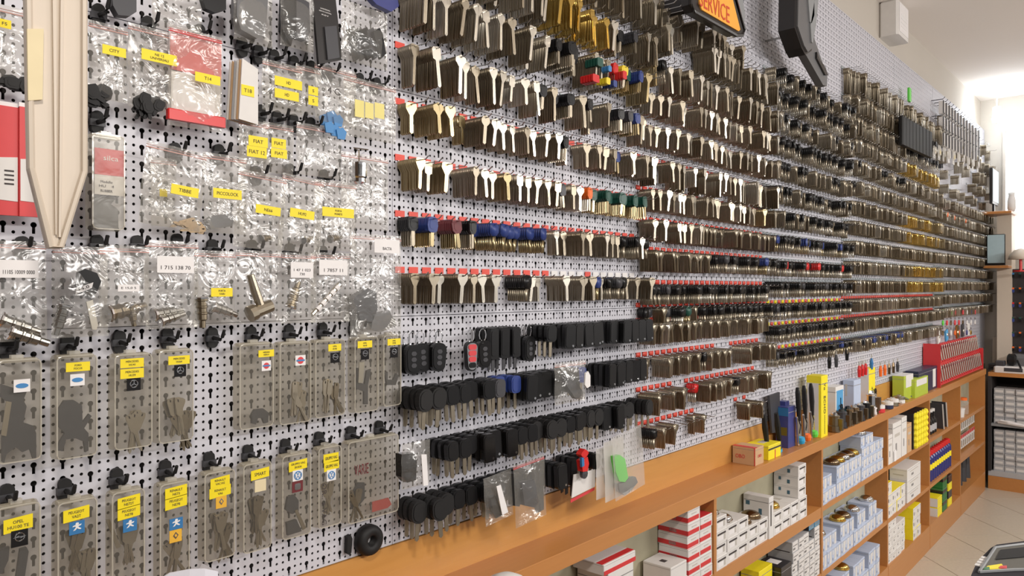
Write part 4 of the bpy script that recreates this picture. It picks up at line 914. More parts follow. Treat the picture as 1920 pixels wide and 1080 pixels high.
pxpoly([(1142, 868), (1152, 866), (1156, 914), (1144, 916), (1139, 905)], .10, .012, 'remote_control', 'black_plastic', 'black remote in the second frosted bag', 'remote', G2)
pxpoly([(1152, 856), (1162, 853), (1172, 860), (1178, 896), (1172, 904), (1162, 903), (1155, 885)], .130, .012, 'remote_control', 'lime_plastic', 'lime green remote in the front frosted bag', 'remote')
pxpoly([(1160, 907), (1172, 905), (1180, 896), (1192, 894), (1196, 904), (1184, 920), (1172, 929), (1162, 922)], .131, .012, 'remote_control', 'knife_grey', 'dark grey heart-shaped remote below the lime green one', 'remote')
# coloured key caps above (blocks of slices)
for k, (px, py, w_, h_, mt, cl) in enumerate(((1112, 148, 34, 18, 'red_plastic', 'red'), (1135, 153, 22, 16, 'yellow_plastic', 'yellow'), (1148, 158, 20, 16, 'blue_plastic', 'blue'), (1166, 142, 22, 20, 'red_plastic', 'bright red'), (1120, 118, 30, 20, 'green_plastic', 'dark green'), (1138, 130, 18, 14, 'print_blue', 'light blue'))):
    p = at(px, py, .085)
    for q in range(5):
        o = MB().prism(rrect(w_ * .00085, h_ * .0011, .004, 0, 2), 0, .006).build('key_sleeve', mt, None, (p.x, p.y + q * .0085 - .01, p.z)); tag(o, '%s plastic key cap, %s of its stack high above the first key board' % (cl, ORD[q]), 'key cap', 'coloured key caps')
# ------------------------------------------------------------------ signs
SO = .17
def sp_(a, b_, off=SO): p = at(a, b_, off); return (p.x, p.z)
t = thing('service_sign', 'orange sign reading SERVICE in a thick black frame', 'sign', (0, -SO, 0))
fr = [sp_(1294, -40), sp_(1295, 8), sp_(1302, 22), sp_(1380, 66), sp_(1392, 66), sp_(1396, 55), sp_(1369, -40)]
MB().prism(fr, 0, .03).build('frame', 'sign_dark', t)
fc = [sp_(1308, -40), sp_(1310, 8), sp_(1314, 19), sp_(1383, 59), sp_(1386, 56), sp_(1362, -40)]
f_ = MB().prism(fc, -.004, .002).build('orange_face', 'sign_orange', t)
MB().tube([(p[0], 0, p[1]) for p in fr + fr[:1]], .006, 6).build('frame_bead', 'sign_dark', t)
q0, q1 = at(1311, 0, SO), at(1364, 24, SO); mid = at(1338, 13, SO)
text(f_, 'SERVICE', (mid.x, -.005, mid.z), X(1367, SO) - X(1311, SO), .050, 'sign_letter', skew=0)
MB().prism([sp_(1366, -40), sp_(1372, -40), sp_(1397, 50), sp_(1394, 56)], .0, .006).prism([sp_(1372, -40, SO - .05), sp_(1388, -40, SO - .05), sp_(1399, 30, SO - .05), sp_(1396, 45, SO - .05)], .052, .10, 1).build('side_panel', ['sign_side', 'grey_plastic'], t)
MB().box(mid.x - .02, mid.x + .02, .05, SO, mid.z + .01, mid.z + .05).build('bracket', 'sign_dark', t)
KO = .16
def kp(a, b_, off=KO): p = at(a, b_, off); return (p.x, p.z)
t = thing('giant_pocket_knife', 'giant black and grey display pocket knife with an open blade', 'display knife', (0, -KO, 0))
MB().prism([kp(1492, -50), kp(1490, 52), kp(1503, 90), kp(1510, 103), kp(1522, 95), kp(1532, -50)], 0, .062).build('handle', 'sign_dark', t)
MB().prism([kp(1495, -50), kp(1493, 50), kp(1505, 86), kp(1512, 98), kp(1521, 90), kp(1531, -50)], -.006, 0).build('handle_face', 'knife_grey', t)
MB().prism([kp(1508, -20), kp(1513, 42), kp(1516, 45), kp(1521, 30), kp(1521, -20)], -.012, -.006).prism([kp(1514, 48), kp(1516, 80), kp(1518, 82), kp(1524, 50), kp(1531, -20), kp(1525, -20)], -.012, -.006).build('chrome_crest', 'grey_plastic', t)
MB().prism([kp(1526, 52), kp(1536, 68), kp(1561, 142), kp(1560, 160), kp(1553, 158), kp(1516, 92), kp(1518, 80)], .02, .05).build('blade', 'knife_grey', t)
MB().prism([kp(1538, 96), kp(1544, 112), kp(1552, 122), kp(1559, 140), kp(1554, 140), kp(1545, 122), kp(1538, 108)], .012, .020).build('blade_groove', 'sign_dark', t)
MB().tube([(kp(1512, 60)[0], .06, kp(1512, 60)[1]), (kp(1512, 60)[0], KO, kp(1512, 60)[1])], .004, 6).build('bracket', 'steel_wire', t)
# ------------------------------------------------------------------ cartons
def carton(x0, x1, yo, dp, z0, z1, label, body='card_white', print_=(), cat='box', group=None, name='carton', lid=True, txt=()):
    """front face yo off the wall, dp deep; print_: (face, u0, u1, v0, v1, material) in fractions"""
    w, h = x1 - x0, z1 - z0
    t = thing(name, label, cat, (x0, -yo, z0), group)
    MB().bbox(0, w, 0, dp, 0, h, r=.0012).build('body', body, t)
    if lid:
        m = MB().box(w * .02, w * .98, -.0004, 0, h * .86, h * .875).box(-.0004, 0, dp * .03, dp * .97, h * .86, h * .875); m.build('lid_seam', 'print_grey', t)
    for i, (f, u0_, u1_, v0_, v1_, mt) in enumerate(print_):
        m = MB()
        if f == 'f': m.box(w * u0_, w * u1_, -.0008, 0, h * v0_, h * v1_)
        elif f == 's': m.box(-.0008, 0, dp * (1 - u1_), dp * (1 - u0_), h * v0_, h * v1_)
        else: m.box(w * u0_, w * u1_, dp * (1 - v1_), dp * (1 - v0_), h, h + .0006)
        m.build('printed_panel', mt, t)
    for s, f, u, v, tw, thh, mt in txt:
        text(t, s, (w * u, -.0011, h * v) if f in ('front', 'down') else (-.0011, dp * (1 - u), h * v), tw, thh, mt, f)
    return t
mat('print_grey', (.25, .24, .24), .6); mat('print_pale', (.50, .47, .43), .6)
def grid(proto, wx, hz, cols, x0, z0, names, group, yo, jit=.004, lab='{} box, {} from the bottom, {} stack from the left {}'):
    first = True
    for i, n in enumerate(cols):
        for k in range(n):
            lb = lab.format(names, ORD[k], ORD[i], '')
            loc = (x0 + i * wx + RN.uniform(0, .0008), -yo + RN.uniform(0, jit), z0 + k * hz + .0003)
            yield i, k, lb, loc
PR = {}
def stack(kind, wx, hz, cols, x0, z0, yo, where, group, dp=.098, body='card_white', pr=()):
    for i, n in enumerate(cols):
        for k in range(n):
            nm = dict(W='white lock box', R='red striped white box', B='pale blue box', G='grey white box', K='black topped box', Y='yellow and white box')[kind]
            lb = '%s, %s up in the %s stack, %s' % (nm, ORD[k], ORD[i], where)
            loc = (x0 + i * wx + RN.uniform(0, .001), -yo + RN.uniform(0, .005), z0 + k * hz + .0003)
            if (kind, wx) not in PR:
                PR[(kind, wx)] = carton(loc[0], loc[0] + wx * .975, -loc[1], dp, loc[2], loc[2] + hz * .985, lb, body, pr, group=group)
            else: dup(PR[(kind, wx)], loc, None, lb, group)
YO = OFF - .006
WP = (('f', .14, .86, .62, .76, 'print_dark'), ('f', .70, .84, .16, .60, 'print_pale'), ('f', .16, .64, .2, .5, 'label_white'), ('s', .55, .66, .25, .6, 'print_teal'), ('s', .2, .3, .5, .8, 'print_teal'), ('t', .2, .5, .2, .5, 'print_pale'))
mat('print_teal', (.05, .12, .17), .6)
RP = (('f', 0, .9, .08, .42, 'card_red'), ('s', 0, 1, .06, .42, 'card_red'), ('t', 0, .98, .35, .98, 'card_red'), ('f', .3, .7, .6, .68, 'print_pale'), ('s', .38, .62, .14, .40, 'card_white'))
xb = [u * W for u in UP]
# bay 2 (third opening): red striped boxes at its right end
stack('R', .079, .0395, [6, 5], xb[3] - .172, S1, YO, 'left of the upright', 'red striped boxes', .102, pr=RP)
dup(PR[('R', .079)], (xb[3] - .180, -YO - .004, S1 + 5 * .0395 + .0395 * .1 * 0 + .0003) if False else (xb[3] - .178, -YO, S1 + 6 * .0395 + .0006), None, 'red striped white box lying on top of the left stack under the ledge', 'red striped boxes') if S1 + 7 * .0395 < LB else None
carton(xb[3] - .28, xb[3] - .178, YO, .095, S1, S1 + .045, 'flat white box under another flat white box beside the red striped boxes')
carton(xb[3] - .275, xb[3] - .18, YO - .002, .094, S1 + .0455, S1 + .093, 'plain flat white box lying beside the red striped boxes', print_=(('t', .3, .5, .4, .6, 'print_dark'),))
carton(xb[3] - .60, xb[3] - .48, YO, .1, S1, S1 + .17, 'tall plain carton under the red and white box at the bottom edge')
carton(xb[3] - .62, xb[3] - .47, YO, .1, S1 + .1705, S1 + .198, 'flat red and white box at the bottom picture edge under the ledge', print_=(('t', 0, 1, .1, .3, 'card_red'), ('t', 0, 1, .75, .95, 'card_red'), ('f', 0, 1, .0, .4, 'card_red')))
# bay 3: white boxes with grey strips
x = xb[3] + .012
stack('W', .083, .0425, [4, 3, 3, 2, 2], x, S1, YO, 'shelf right of the red boxes', 'white lock boxes with grey strips', pr=WP)
stack('W', .0831, .0425, [2, 2, 2, 5], x + .083 * 5 + .045, S1, YO, 'behind the standing white box', 'white lock boxes with grey strips', pr=WP)
carton(x + .083 * 5 + .002, x + .083 * 5 + .042, YO, .098, S1, S1 + .150, 'white box standing upright with blue key prints among the lock boxes', print_=(('s', .1, .25, .75, .85, 'print_teal'), ('s', .6, .72, .55, .7, 'print_teal'), ('s', .3, .4, .3, .4, 'print_teal'), ('f', .3, .5, .3, .8, 'print_dark')))
# rosettes lying on boxes
RO = {}
def rosette(loc, mt, label, r=.034):
    if mt not in RO:
        t = thing('door_rosette', label, 'knob', loc, 'metal knobs lying on the boxes'); RO[mt] = t
        MB().lathe([(.0001, 0), (r * .75, .001), (r, .007), (r * .93, .014), (r * .6, .021), (r * .2, .0245), (.0001, .025)], 20).build('dome', mt, t, smooth=True)
        MB().lathe([(r * .8, -.0001), (r * 1.06, .0005), (r * 1.06, .005), (r * .98, .006)], 20).build('rim', mt, t)
        return t
    return dup(RO[mt], loc, None, label)
for k, (xx, n, mt, nm) in enumerate(((.03, 4, 'chrome', 'dark chrome'), (.13, 3, 'chrome', 'silver'), (.28, 2, 'bronze', 'bronze'), (.36, 2, 'bronze', 'second bronze'), (.53, 2, 'gold', 'gold'))):
    rosette((x + xx, -.060, S1 + n * .0425 + .001), mt, '%s dome knob on the white lock boxes' % nm)
# bay 3 lower
GP = (('f', .1, .9, .55, .66, 'print_pale'), ('f', .1, .5, .2, .4, 'print_grey'), ('s', .1, .9, .0, .08, 'print_dark'))
stack('G', .060, .041, [5, 5, 5, 4, 5], xb[4] - .315, S2, YO, 'lower shelf left of the blue boxes', 'grey white boxes on the lower shelf', .100, 'card_grey', pr=(('f', .04, .96, .04, .96, 'card_white'),) + GP)
KP = (('f', .04, .96, .04, .92, 'print_skyish'), ('f', .12, .88, .12, .8, 'card_white'), ('t', .1, .5, .3, .7, 'card_white'))
mat('print_skyish', (.12, .35, .55), .6)
stack('K', .0625, .041, [1, 1], xb[4] - .318 + .18, S2 + 5 * .041 + .001, YO, 'on top of the grey white boxes', 'black topped boxes', .1, 'card_black', pr=KP)
carton(xb[4] - .43, xb[4] - .33, YO, .09, S2, S2 + .14, 'black box with a white label at the bottom edge', 'card_black', print_=(('t', .3, .75, .2, .7, 'label_white'),))
carton(xb[4] - .56, xb[4] - .44, YO - .03, .07, S2, S2 + .155, 'yellow box half hidden behind the black box at the bottom edge', 'card_yellow')
# bay 4: pale blue boxes
BP = (('f', .1, .28, .55, .8, 'card_white'), ('f', .5, .9, .15, .85, 'card_white'), ('f', .15, .2, .2, .35, 'print_dark'), ('f', .7, .74, .3, .6, 'print_pale'), ('f', .78, .8, .6, .66, 'print_dark'))
x = xb[4] + .012
stack('B', .058, .058, [2, 2, 1], x, S1, YO, 'left end of the top blue shelf', 'pale blue boxes', .1, 'card_blue', pr=BP)
stack('B', .0581, .066, [2, 2, 2, 2, 2, 2], x + .058 * 3, S1, YO, 'top blue shelf', 'pale blue boxes', .1, 'card_blue', pr=BP)
stack('B', .0582, .052, [4, 4, 4, 3, 3, 3], x + .058 * 9 + .004, S1, YO, 'right end of the top blue shelf', 'pale blue boxes', .1, 'card_blue', pr=BP)
stack('B', .0583, .070, [2, 2, 2, 1, 2, 2, 2, 1, 2, 2, 1, 2, 2, 1, 1], x, S2, YO, 'middle blue shelf', 'pale blue boxes', .1, 'card_blue', pr=BP)
stack('B', .0584, .074, [1, 2, 1, 1, 2, 2, 1, 2, 2, 2, 1, 2, 2, 2], x, PT, YO, 'bottom blue shelf', 'pale blue boxes', .1, 'card_blue', pr=BP)
for k, (xx, zz, mt, nm) in enumerate(((.22, S1 + .132, 'bronze', 'bronze'), (.29, S1 + .132, 'gold', 'gold'), (.36, S1 + .132, 'chrome', 'chrome'), (.43, S1 + .132, 'bronze', 'fourth'), (.49, S1 + .132, 'gold', 'fifth'), (.60, S1 + .208, 'chrome', 'high chrome'),
     (.04, S2 + .14, 'chrome', 'left chrome'), (.30, S2 + .14, 'gold', 'large gold'), (.37, S2 + .14, 'bronze', 'bronze middle'), (.50, S2 + .14, 'chrome', 'right silver'), (.72, S2 + .14, 'chrome', 'far silver'), (.35, PT + .148, 'gold', 'lowest gold'))):
    rosette((x + xx, -.066, zz + .001), mt, '%s dome knob on the pale blue boxes, %s shelf' % (nm, 'top' if zz > S1 else 'middle' if zz > S2 else 'bottom'))
# bay 5: white and yellow boxes
x = xb[5] + .012
YP = (('t', 0, 1, 0, 1, 'card_yellow'), ('s', .1, 1, 0, 1, 'card_yellow'), ('f', .2, .3, .3, .6, 'print_dark'), ('f', .6, .68, .3, .5, 'print_pale'))
VP = (('f', .2, .8, .62, .7, 'print_pale'), ('f', .3, .45, .25, .45, 'print_grey'), ('s', .2, .8, .4, .5, 'print_pale'))
for k, (w_, h_, lb) in enumerate(((.08, .15, 'short'), (.16, .20, 'tall'), (.10, .21, 'taller'), (.09, .16, 'brown edged'))):
    carton(x + (0, .09, .26, .37)[k], x + (0, .09, .26, .37)[k] + w_, YO, .095, S1, S1 + h_, '%s white box standing on the shelf right of the pale blue boxes' % lb, 'card_brown' if k == 3 else 'card_white', VP)
o = tag(MB().prism([(x + .10, S1 + .002), (x + .14, S1 + .002), (x + .135, S1 + .06), (x + .095, S1 + .055)], -YO - .004, -YO - .002).build('price_card', 'label_white'), 'small white price card leaning on the standing white boxes', 'card')
t = carton(x + .50, x + .80, YO, .09, S1, S1 + .20, 'black crate front with rows of yellow bumps', 'card_black', lid=False, name='bump_crate', cat='crate')
for r_ in range(6):
    m = MB()
    for c_ in range(5): m.lathe([(.022, 0), (.018, -.012), (.0001, -.02)], 6, (.035 + c_ * .056, 0, .018 + r_ * .033), 'y')
    m.build('yellow_bump_row', 'card_yellow', t)
stack('Y', .085, .060, [3, 2, 2, 2], x, S2, YO, 'middle shelf beside the blue boxes', 'yellow and white boxes', .095, pr=YP)
for k in range(3): carton(x + .37 + 0 * k, x + .66, YO - .0, .09, S2 + k * .062, S2 + k * .062 + .061, 'wide white box, %s from the bottom behind the yellow ones' % ORD[k], print_=VP)
stack('W', .0833, .0433, [5, 5, 4, 4], x, PT, YO, 'bottom shelf right of the blue boxes', 'white boxes on the bottom shelf', .095, pr=VP)
stack('Y', .0851, .0601, [3, 3], x + .50, PT, YO, 'bottom shelf at the plinth joint', 'yellow and white boxes', .095, pr=YP)
# bay 6: cans, bottles, green boxes
x = xb[6] + .012
SC = None
for k in range(11):
    loc = (x + .05 + k * .058, -.070, S2 + .001); lb = 'blue spray can with a red cap, %s from the left on its shelf' % ORD[k]
    if SC is None:
        SC = thing('spray_can', lb, 'spray can', loc, 'blue spray cans')
        MB().lathe([(.024, 0), (.025, .004), (.025, .135), (.018, .15), (.012, .153)], 14).build('body', 'spray_blue', SC)
        MB().lathe([(.0254, .07), (.0254, .105)], 14).build('yellow_band', 'card_yellow', SC)
        MB().lathe([(.018, .153), (.018, .178), (.014, .182)], 12).build('cap', 'red_plastic', SC)
    else: dup(SC, loc, None, lb)
for k in range(5):
    t = thing('brown_bottle', 'dark bottle, %s beside the yellow bump crate' % ORD[k], 'bottle', (x + .05 + k * .058, -.06, S1 + .001), 'dark bottles')
    MB().lathe([(.02, 0), (.022, .003), (.022, .08), (.010, .10), (.009, .13)], 12).build('glass', 'black_gloss', t); MB().lathe([(.0225, .02), (.0225, .06)], 12).build('paper_band', 'card_grey', t)
    MB().lathe([(.011, .13), (.011, .148)], 8).build('cap', 'card_white', t)
for k in range(2):
    t = thing('dark_picture', 'dark %s leaning at the upright behind the bottles' % ('panel', 'framed panel')[k], 'panel', (x + .42 + k * .1, -.05, S1 + .003), 'leaning dark panels', (0, -.25, 0))
    MB().bbox(-.004, .004, -.045, .04, 0, .17).build('board', 'dark_grey', t); MB().box(-.006, -.004, -.05, -.043, 0, .17).build('edge_strip', 'card_white', t)
for k in range(3): carton(x + .34, x + .46, YO, .09, PT + k * .075, PT + k * .075 + .073, 'green box with a black band, %s from the bottom' % ORD[k], 'card_green', (('f', 0, 1, .55, .8, 'card_black'), ('s', 0, 1, .55, .8, 'card_black')))
for k in range(2): carton(x + .2, x + .32, YO, .09, PT + k * .06, PT + k * .06 + .058, 'yellow box in front of the green ones, %s' % ('lower', 'upper')[k], 'card_yellow', (('s', 0, 1, 0, .9, 'card_white'),))
for k in range(4): carton(x + .50, x + .60, YO, .09, PT + k * .05, PT + k * .05 + .049, 'black and yellow box, %s from the bottom right of the green ones' % ORD[k], 'card_black' if k % 2 else 'card_yellow')
# bay 7: hanging packs, jar
x = xb[7] + .012
for r_ in range(2):
    for k in range(12):
        loc = (x + .05 + k * .065, -.05 - .03 * r_ * 0, S2 + .02 + r_ * .13)
        t = thing('hanging_pack', 'small red and white key pack, %s of the %s row behind the far upright' % (ORD[k], ('lower', 'upper')[r_]), 'pack', loc, 'red and white key packs')
        MB().box(-.026, .026, -.002, 0, 0, .10).build('card', 'card_white', t); MB().box(-.026, .026, -.003, -.002, .075, .10).build('red_header', 'card_red', t); MB().tube([(0, -.004, .06), (0, -.004, .015)], .004, 5).build('key', 'silver', t)
t = thing('glass_jar', 'clear jar with orange lid on the far end shelf', 'jar', (x + .30, -.06, S1 + .001)); MB().lathe([(.035, 0), (.04, .005), (.04, .085), (.03, .1)], 16).build('glass', 'frosted_bag', t); MB().lathe([(.031, .1), (.031, .118)], 16).build('lid', 'orange_plastic', t)
t = thing('white_tub', 'small white tub beside the jar at the far end', 'tub', (x + .14, -.06, S1 + .001)); MB().lathe([(.04, 0), (.045, .05), (.045, .055)], 16).build('tub', 'card_white', t); MB().lathe([(.047, .055), (.047, .062), (.02, .066)], 16).build('lid', 'card_white', t)
for k in range(3):
    t = thing('wire_bundle', 'hanging dark bundle, %s below the key packs' % ORD[k], 'bundle', (x + .2 + k * .14, -.06, PT + .02), 'hanging bundles'); MB().tube([(0, 0, .2), (.01, .004, .1), (0, 0, 0)], [.012, .018, .02], 7).build('bundle', 'dark_grey', t); MB().tube([(0, 0, .2), (0, 0, .22)], .002, 4).build('hanger', 'steel_wire', t)
# ------------------------------------------------------------------ things on the ledge
def LBX(pf, pr_, ytop, dp, label, body, pr=(), txt=(), yo=.095, **kw):
    x0, x1 = X(pf, yo), X(pr_, yo); zt = Zc((pf + pr_) / 2, ytop, yo)
    return carton(x0, x1, yo, dp, LZ + .0004, zt, label, body, pr, txt=txt, **kw)
LBX(1416, 1432, 838, .085, 'tan carton printed OBO with a red edge, front of the ledge', 'card_brown', (('t', 0, .3, 0, 1, 'card_red'), ('s', .96, 1, 0, 1, 'card_red')), (('OBO', 'side', .35, .45, .035, .014, 'print_red'), ('OBO', 'front', .5, .5, .03, .010, 'print_red')))
LBX(1441, 1464, 832, .085, 'bright yellow carton behind the tan one', 'card_yellow', (('f', 0, 1, .66, .78, 'print_dark'), ('f', .5, .56, 0, .6, 'print_red'), ('t', .3, .8, .3, .6, 'print_pale')))
def pcy(pts, off, th, *a, **k): return pxpoly(pts, off, th, *a, **k)
# knives/pliers in blister
for k, (bx, col) in enumerate(((1497, 'teal_plastic'), (1509, 'orange_plastic'), (1522, 'lime_plastic'))):
    o_ = .085 - k * .004; x_ = X(bx, o_)
    t = thing('blister_pliers', 'black-handled tool in a silver blister with a %s tip' % ('blue', 'orange', 'green')[k], 'tool', (x_ + .02, -o_, LZ + .001), 'black-handled tools standing on the ledge', (0, -.13, 0))
    MB().bbox(-.018, .018, -.002, .008, .004, .12, r=.004).build('blister', 'chrome', t)
    MB().lathe([(.002, .0), (.014, .006), (.016, .018), (.013, .03)], 12, (0, -.004, .004)).build('tip_cap', col, t)
    MB().tube([(0, 0, .10), (.002, 0, .16), (0, 0, .215), (-.002, 0, .235)], [.007, .0105, .010, .006], 8).build('handle', 'black_rubber', t)
    MB().tube([(-.01, -.003, .11), (.008, -.003, .08), (-.006, -.003, .05)], .0016, 4).build('printed_curve', 'black_gloss', t)
for k in range(2):
    x_ = X(1428 + k * 14, .05)
    t = thing('black_knife', 'black-handled knife leaning on the board, %s of two' % ('left', 'right')[k], 'knife', (x_ + .05, -.055 - k * .02, LZ + .001), 'black knives on the ledge', (0, -.28, 0))
    MB().tube([(0, 0, .05), (0, 0, .11), (.001, 0, .16)], [.009, .012, .008], 8).build('handle', 'black_rubber', t); MB().box(-.008, .008, -.003, .003, .0, .055).build('sheath', 'dark_grey', t); MB().box(-.009, .009, -.004, .004, .0, .012).build('blue_tip', 'teal_plastic', t)
LBX(1478, 1492, 762, .05, 'tall purple-blue pack standing behind the tools', 'purple_blue', (('s', 0, 1, .78, .98, 'logo_blue'), ('s', .1, .9, .3, .5, 'print_olive')), yo=.07)
LBX(1473, 1480, 752, .03, 'narrow blue pack beside the purple-blue one', 'purple_blue', (), yo=.045)
pcy([(1443, 742), (1462, 735), (1464, 810), (1448, 812)], .03, .008, 'smoked_sheet', 'dark_grey', 'dark translucent sheet leaning against the board behind the knives', 'sheet')
LBX(1540, 1552, 704, .062, 'tall upright box, white side and yellow front with rotated lettering', 'card_yellow', (('s', .04, .82, .04, .88, 'card_white'),), (('ECHO', 'down', .5, .52, .075, .022, 'print_dark'), ('Yo', 'down', .5, .82, .03, .02, 'print_dark'), ('0000000000', 'down', .5, .2, .08, .008, 'print_dark')))
LBX(1567, 1582, 724, .05, 'white and sky blue box behind the lock cylinders', 'card_white', (('f', .1, .9, .05, .9, 'print_sky'), ('f', .55, .65, .2, .7, 'card_white')), yo=.06) if 'print_sky' in MAT else None
mat('print_sky', (.08, .33, .62), .5)
LBX(1567, 1582, 724, .05, 'white and sky blue box behind the lock cylinders', 'card_white', (('f', .1, .9, .05, .9, 'print_sky'), ('f', .55, .65, .2, .7, 'card_white')), yo=.06)
LBX(1601, 1614, 712, .05, 'pale lavender box standing behind the lock cylinders', 'card_blue', (('s', .2, .4, .6, .9, 'print_pale'),), yo=.065)
LBX(1629, 1641, 690, .05, 'tall box with grey side and yellow front near the tape rolls', 'card_yellow', (('s', 0, 1, 0, 1, 'card_white'),), (('40', 'down', .5, .5, .03, .02, 'print_dark'),), yo=.05)
for k, (px, off, sc, mt, cl, rz) in enumerate(((1564, .09, 2.3, 'nickel_dark', 'dark', 0), (1578, .082, 2.3, 'dark_grey', 'black capped', 0), (1590, .085, 2.4, 'bronze', 'brownish', 0), (1601, .085, 2.3, 'bronze', 'third brownish', 0), (1612, .085, 2.3, 'dark_grey', 'dark grey', 0), (1623, .085, 2.3, 'black_plastic', 'black', 0), (1632, .05, 3.0, 'chrome', 'tall chrome', 0), (1640, .09, 1.1, 'label_white', 'small white', 0))):
    if 'C%d' % k not in PR:
        x_ = X(px, off)
        t = thing('lock_case', '%s metal lock cylinder standing on the ledge near the lock boxes' % cl, 'lock', (x_, -off, LZ + .0005), 'lock cylinders on the ledge', None); t.scale = (sc, sc, sc)
        MB().lathe([(.011, 0), (.012, .002), (.012, .012), (.010, .013), (.010, .028), (.0105, .030), (.0085, .032)], 12).build('barrel', mt, t)
        MB().box(-.004, .004, -.016, -.009, .004, .026).build('cam_body', 'nickel_dark', t); MB().lathe([(.006, .032), (.005, .036), (.002, .037)], 10).build('cap', 'black_plastic' if k in (1, 2) else 'chrome', t)
for k, (px, off) in enumerate(((1576, .07), (1640, .06))):
    x_ = X(px, off); t = thing('black_fob', 'black looped key fob sticking up, %s on the ledge' % ('left one', 'right one'[:9])[k], 'key fob', (x_, -off, LZ + (.06, .075)[k]), 'black looped fobs', (0, .45, 0))
    MB().tube([(0, 0, -.05), (0, 0, .0), (.0, 0, .02)], [.006, .009, .008], 8).build('stem', 'black_plastic', t); MB().tube([(.012 * math.cos(a), 0, .03 + .012 * math.sin(a)) for a in [i * math.pi / 6 for i in range(13)]], .0035, 6).build('loop', 'black_plastic', t)
for k, (px, off, mt, cl) in enumerate(((1652, .095, 'card_red', 'red and white'), (1668, .095, 'card_navy', 'navy'), (1678, .09, 'nickel', 'silver'), (1690, .09, 'card_white', 'white'))):
    x_ = X(px, off); t = thing('tape_roll', '%s small roll lying on the ledge' % cl, 'roll', (x_, -off + .012, LZ + .0005), 'small rolls on the ledge')
    MB().lathe([(.028, 0), (.03, .002), (.03, .018), (.028, .02)], 18).build('roll', mt, t); MB().lathe([(.028, .02), (.03, .021), (.03, .036), (.026, .038)], 18).build('upper_roll', 'card_white' if k != 3 else 'nickel', t); MB().lathe([(.01, .0381), (.012, .045), (.006, .047)], 10).build('core', 'chrome', t)
for k in range(9):
    x_ = X(1655 + k * 6, .045); lock_barrel((x_, -.03 - .02 * (k % 3), LZ + .012), (math.radians(90), 0, RN.uniform(-1, 1)), 'silver lock cylinder lying loose at the back of the ledge, %s from the left' % ORD[k], 1.1, 'loose cylinders on the ledge')
LBX(1695, 1712, 703, .06, 'lime green box with a white side behind the navy box', 'card_lime', (('t', 0, 1, 0, 1, 'card_white'), ('f', .2, 1, .5, 1, 'card_white')), yo=.08)
LBX(1716, 1740, 708, .05, 'second lime green box standing lower in front', 'card_lime', (('f', .1, .9, .6, .95, 'card_white'),), yo=.100)
LBX(1722, 1764, 690, .07, 'navy box lettered DOLLA in white on the ledge', 'card_navy', (('f', .62, .75, .1, .9, 'card_white'), ('f', .95, 1, 0, 1, 'card_white')), (('DOLLA', 'front', .3, .62, .06, .022, 'label_white'),), yo=.085)
# red display rack with blister keys
x0, x1 = X(1757, .085), X(1838, .085); zt = Zc(1757, 645, .085)
t = thing('key_display_rack', 'red display rack with tiers of blister packed keys at the ledge end', 'display rack', (x0, -.085, LZ))
hh = zt - LZ
MB().box(0, .004, -.02, .08, 0, hh).box(x1 - x0, x1 - x0 + .004, -.02, .08, 0, hh * .6).build('end_panel', 'card_red', t)
MB().box(.004, x1 - x0, .05, .08, 0, hh * .92).build('back_panel', 'card_red', t)
for r_ in range(2): MB().box(.004, x1 - x0, -.018 + .02 * r_, .05, hh * (.05 + .45 * r_), hh * (.09 + .45 * r_)).build('tier', 'card_red', t)
bl = None
for r_ in range(2):
    for k in range(22):
        loc = (x0 + .03 + k * (x1 - x0 - .03) / 22, -.085 - .014 + .02 * r_, LZ + hh * (.09 + .45 * r_) + .001); lb = 'blister packed key in the red rack, %s of the %s tier' % (ORD[k], ('lower', 'upper')[r_])
        if bl is None:
            bl = thing('blister_key', lb, 'blister pack', loc, 'blister packs in the red rack', (-.15, 0, 0)); h2 = hh * .43
            MB().box(-.022, .022, 0, .001, 0, h2).build('card', 'card_red', bl); MB().bbox(-.012, .012, -.008, 0, h2 * .1, h2 * .9, r=.004).build('bubble', 'silver', bl); MB().lathe([(.012, -.010), (.010, -.004)], 10, (0, 0, h2 * .78), 'y').build('key_bow', 'chrome', bl)
        else: dup(bl, loc, None, lb)
for k, (px, mt, cl) in enumerate(((1760, 'card_white', 'white'), (1775, 'print_sky', 'pale blue'), (1795, 'gold', 'gold'), (1805, 'dark_grey', 'dark'), (1815, 'card_white', 'second white'))):
    x_ = X(px, .06); t = thing('novelty_pack', '%s novelty pack tucked on top of the red rack' % cl, 'pack', (x_, -.06, zt + .002), 'packs on the red rack', (0, -.35 + .1 * k, 0)); MB().bbox(-.03, .03, -.006, .006, 0, .07 + .02 * (k > 1)).build('card', mt, t); MB().lathe([(.01, -.010), (.012, -.006)], 8, (0, 0, .04), 'y').build('bubble', 'silver', t)
# novelty keyrings on the last lower boards
for k in range(26):
    px = 1768 + (k % 9) * 7.5; py = 578 + (k // 9) * 19; p = at(px, py, .06); mt = RN.choice(('gold', 'orange_plastic', 'silver', 'purple_blue', 'print_red', 'bronze', 'card_white', 'lime_plastic'))
    t = thing('novelty_keyring', 'colourful novelty keyring, %s from the left in the %s hanging row over the red rack' % (ORD[k % 9], ORD[k // 9]), 'keyring', p, 'novelty keyrings')
    MB().tube([(.008 * math.cos(a), 0, .008 * math.sin(a)) for a in [i * math.pi / 4 for i in range(9)]], .0015, 4).build('ring', 'steel_wire', t); MB().lathe([(.0001, -.006), (.018, -.004), (.020, 0), (.018, .004), (.0001, .006)], RN.choice((5, 6, 10)), (0, 0, -.03), 'y').build('pendant', mt, t)
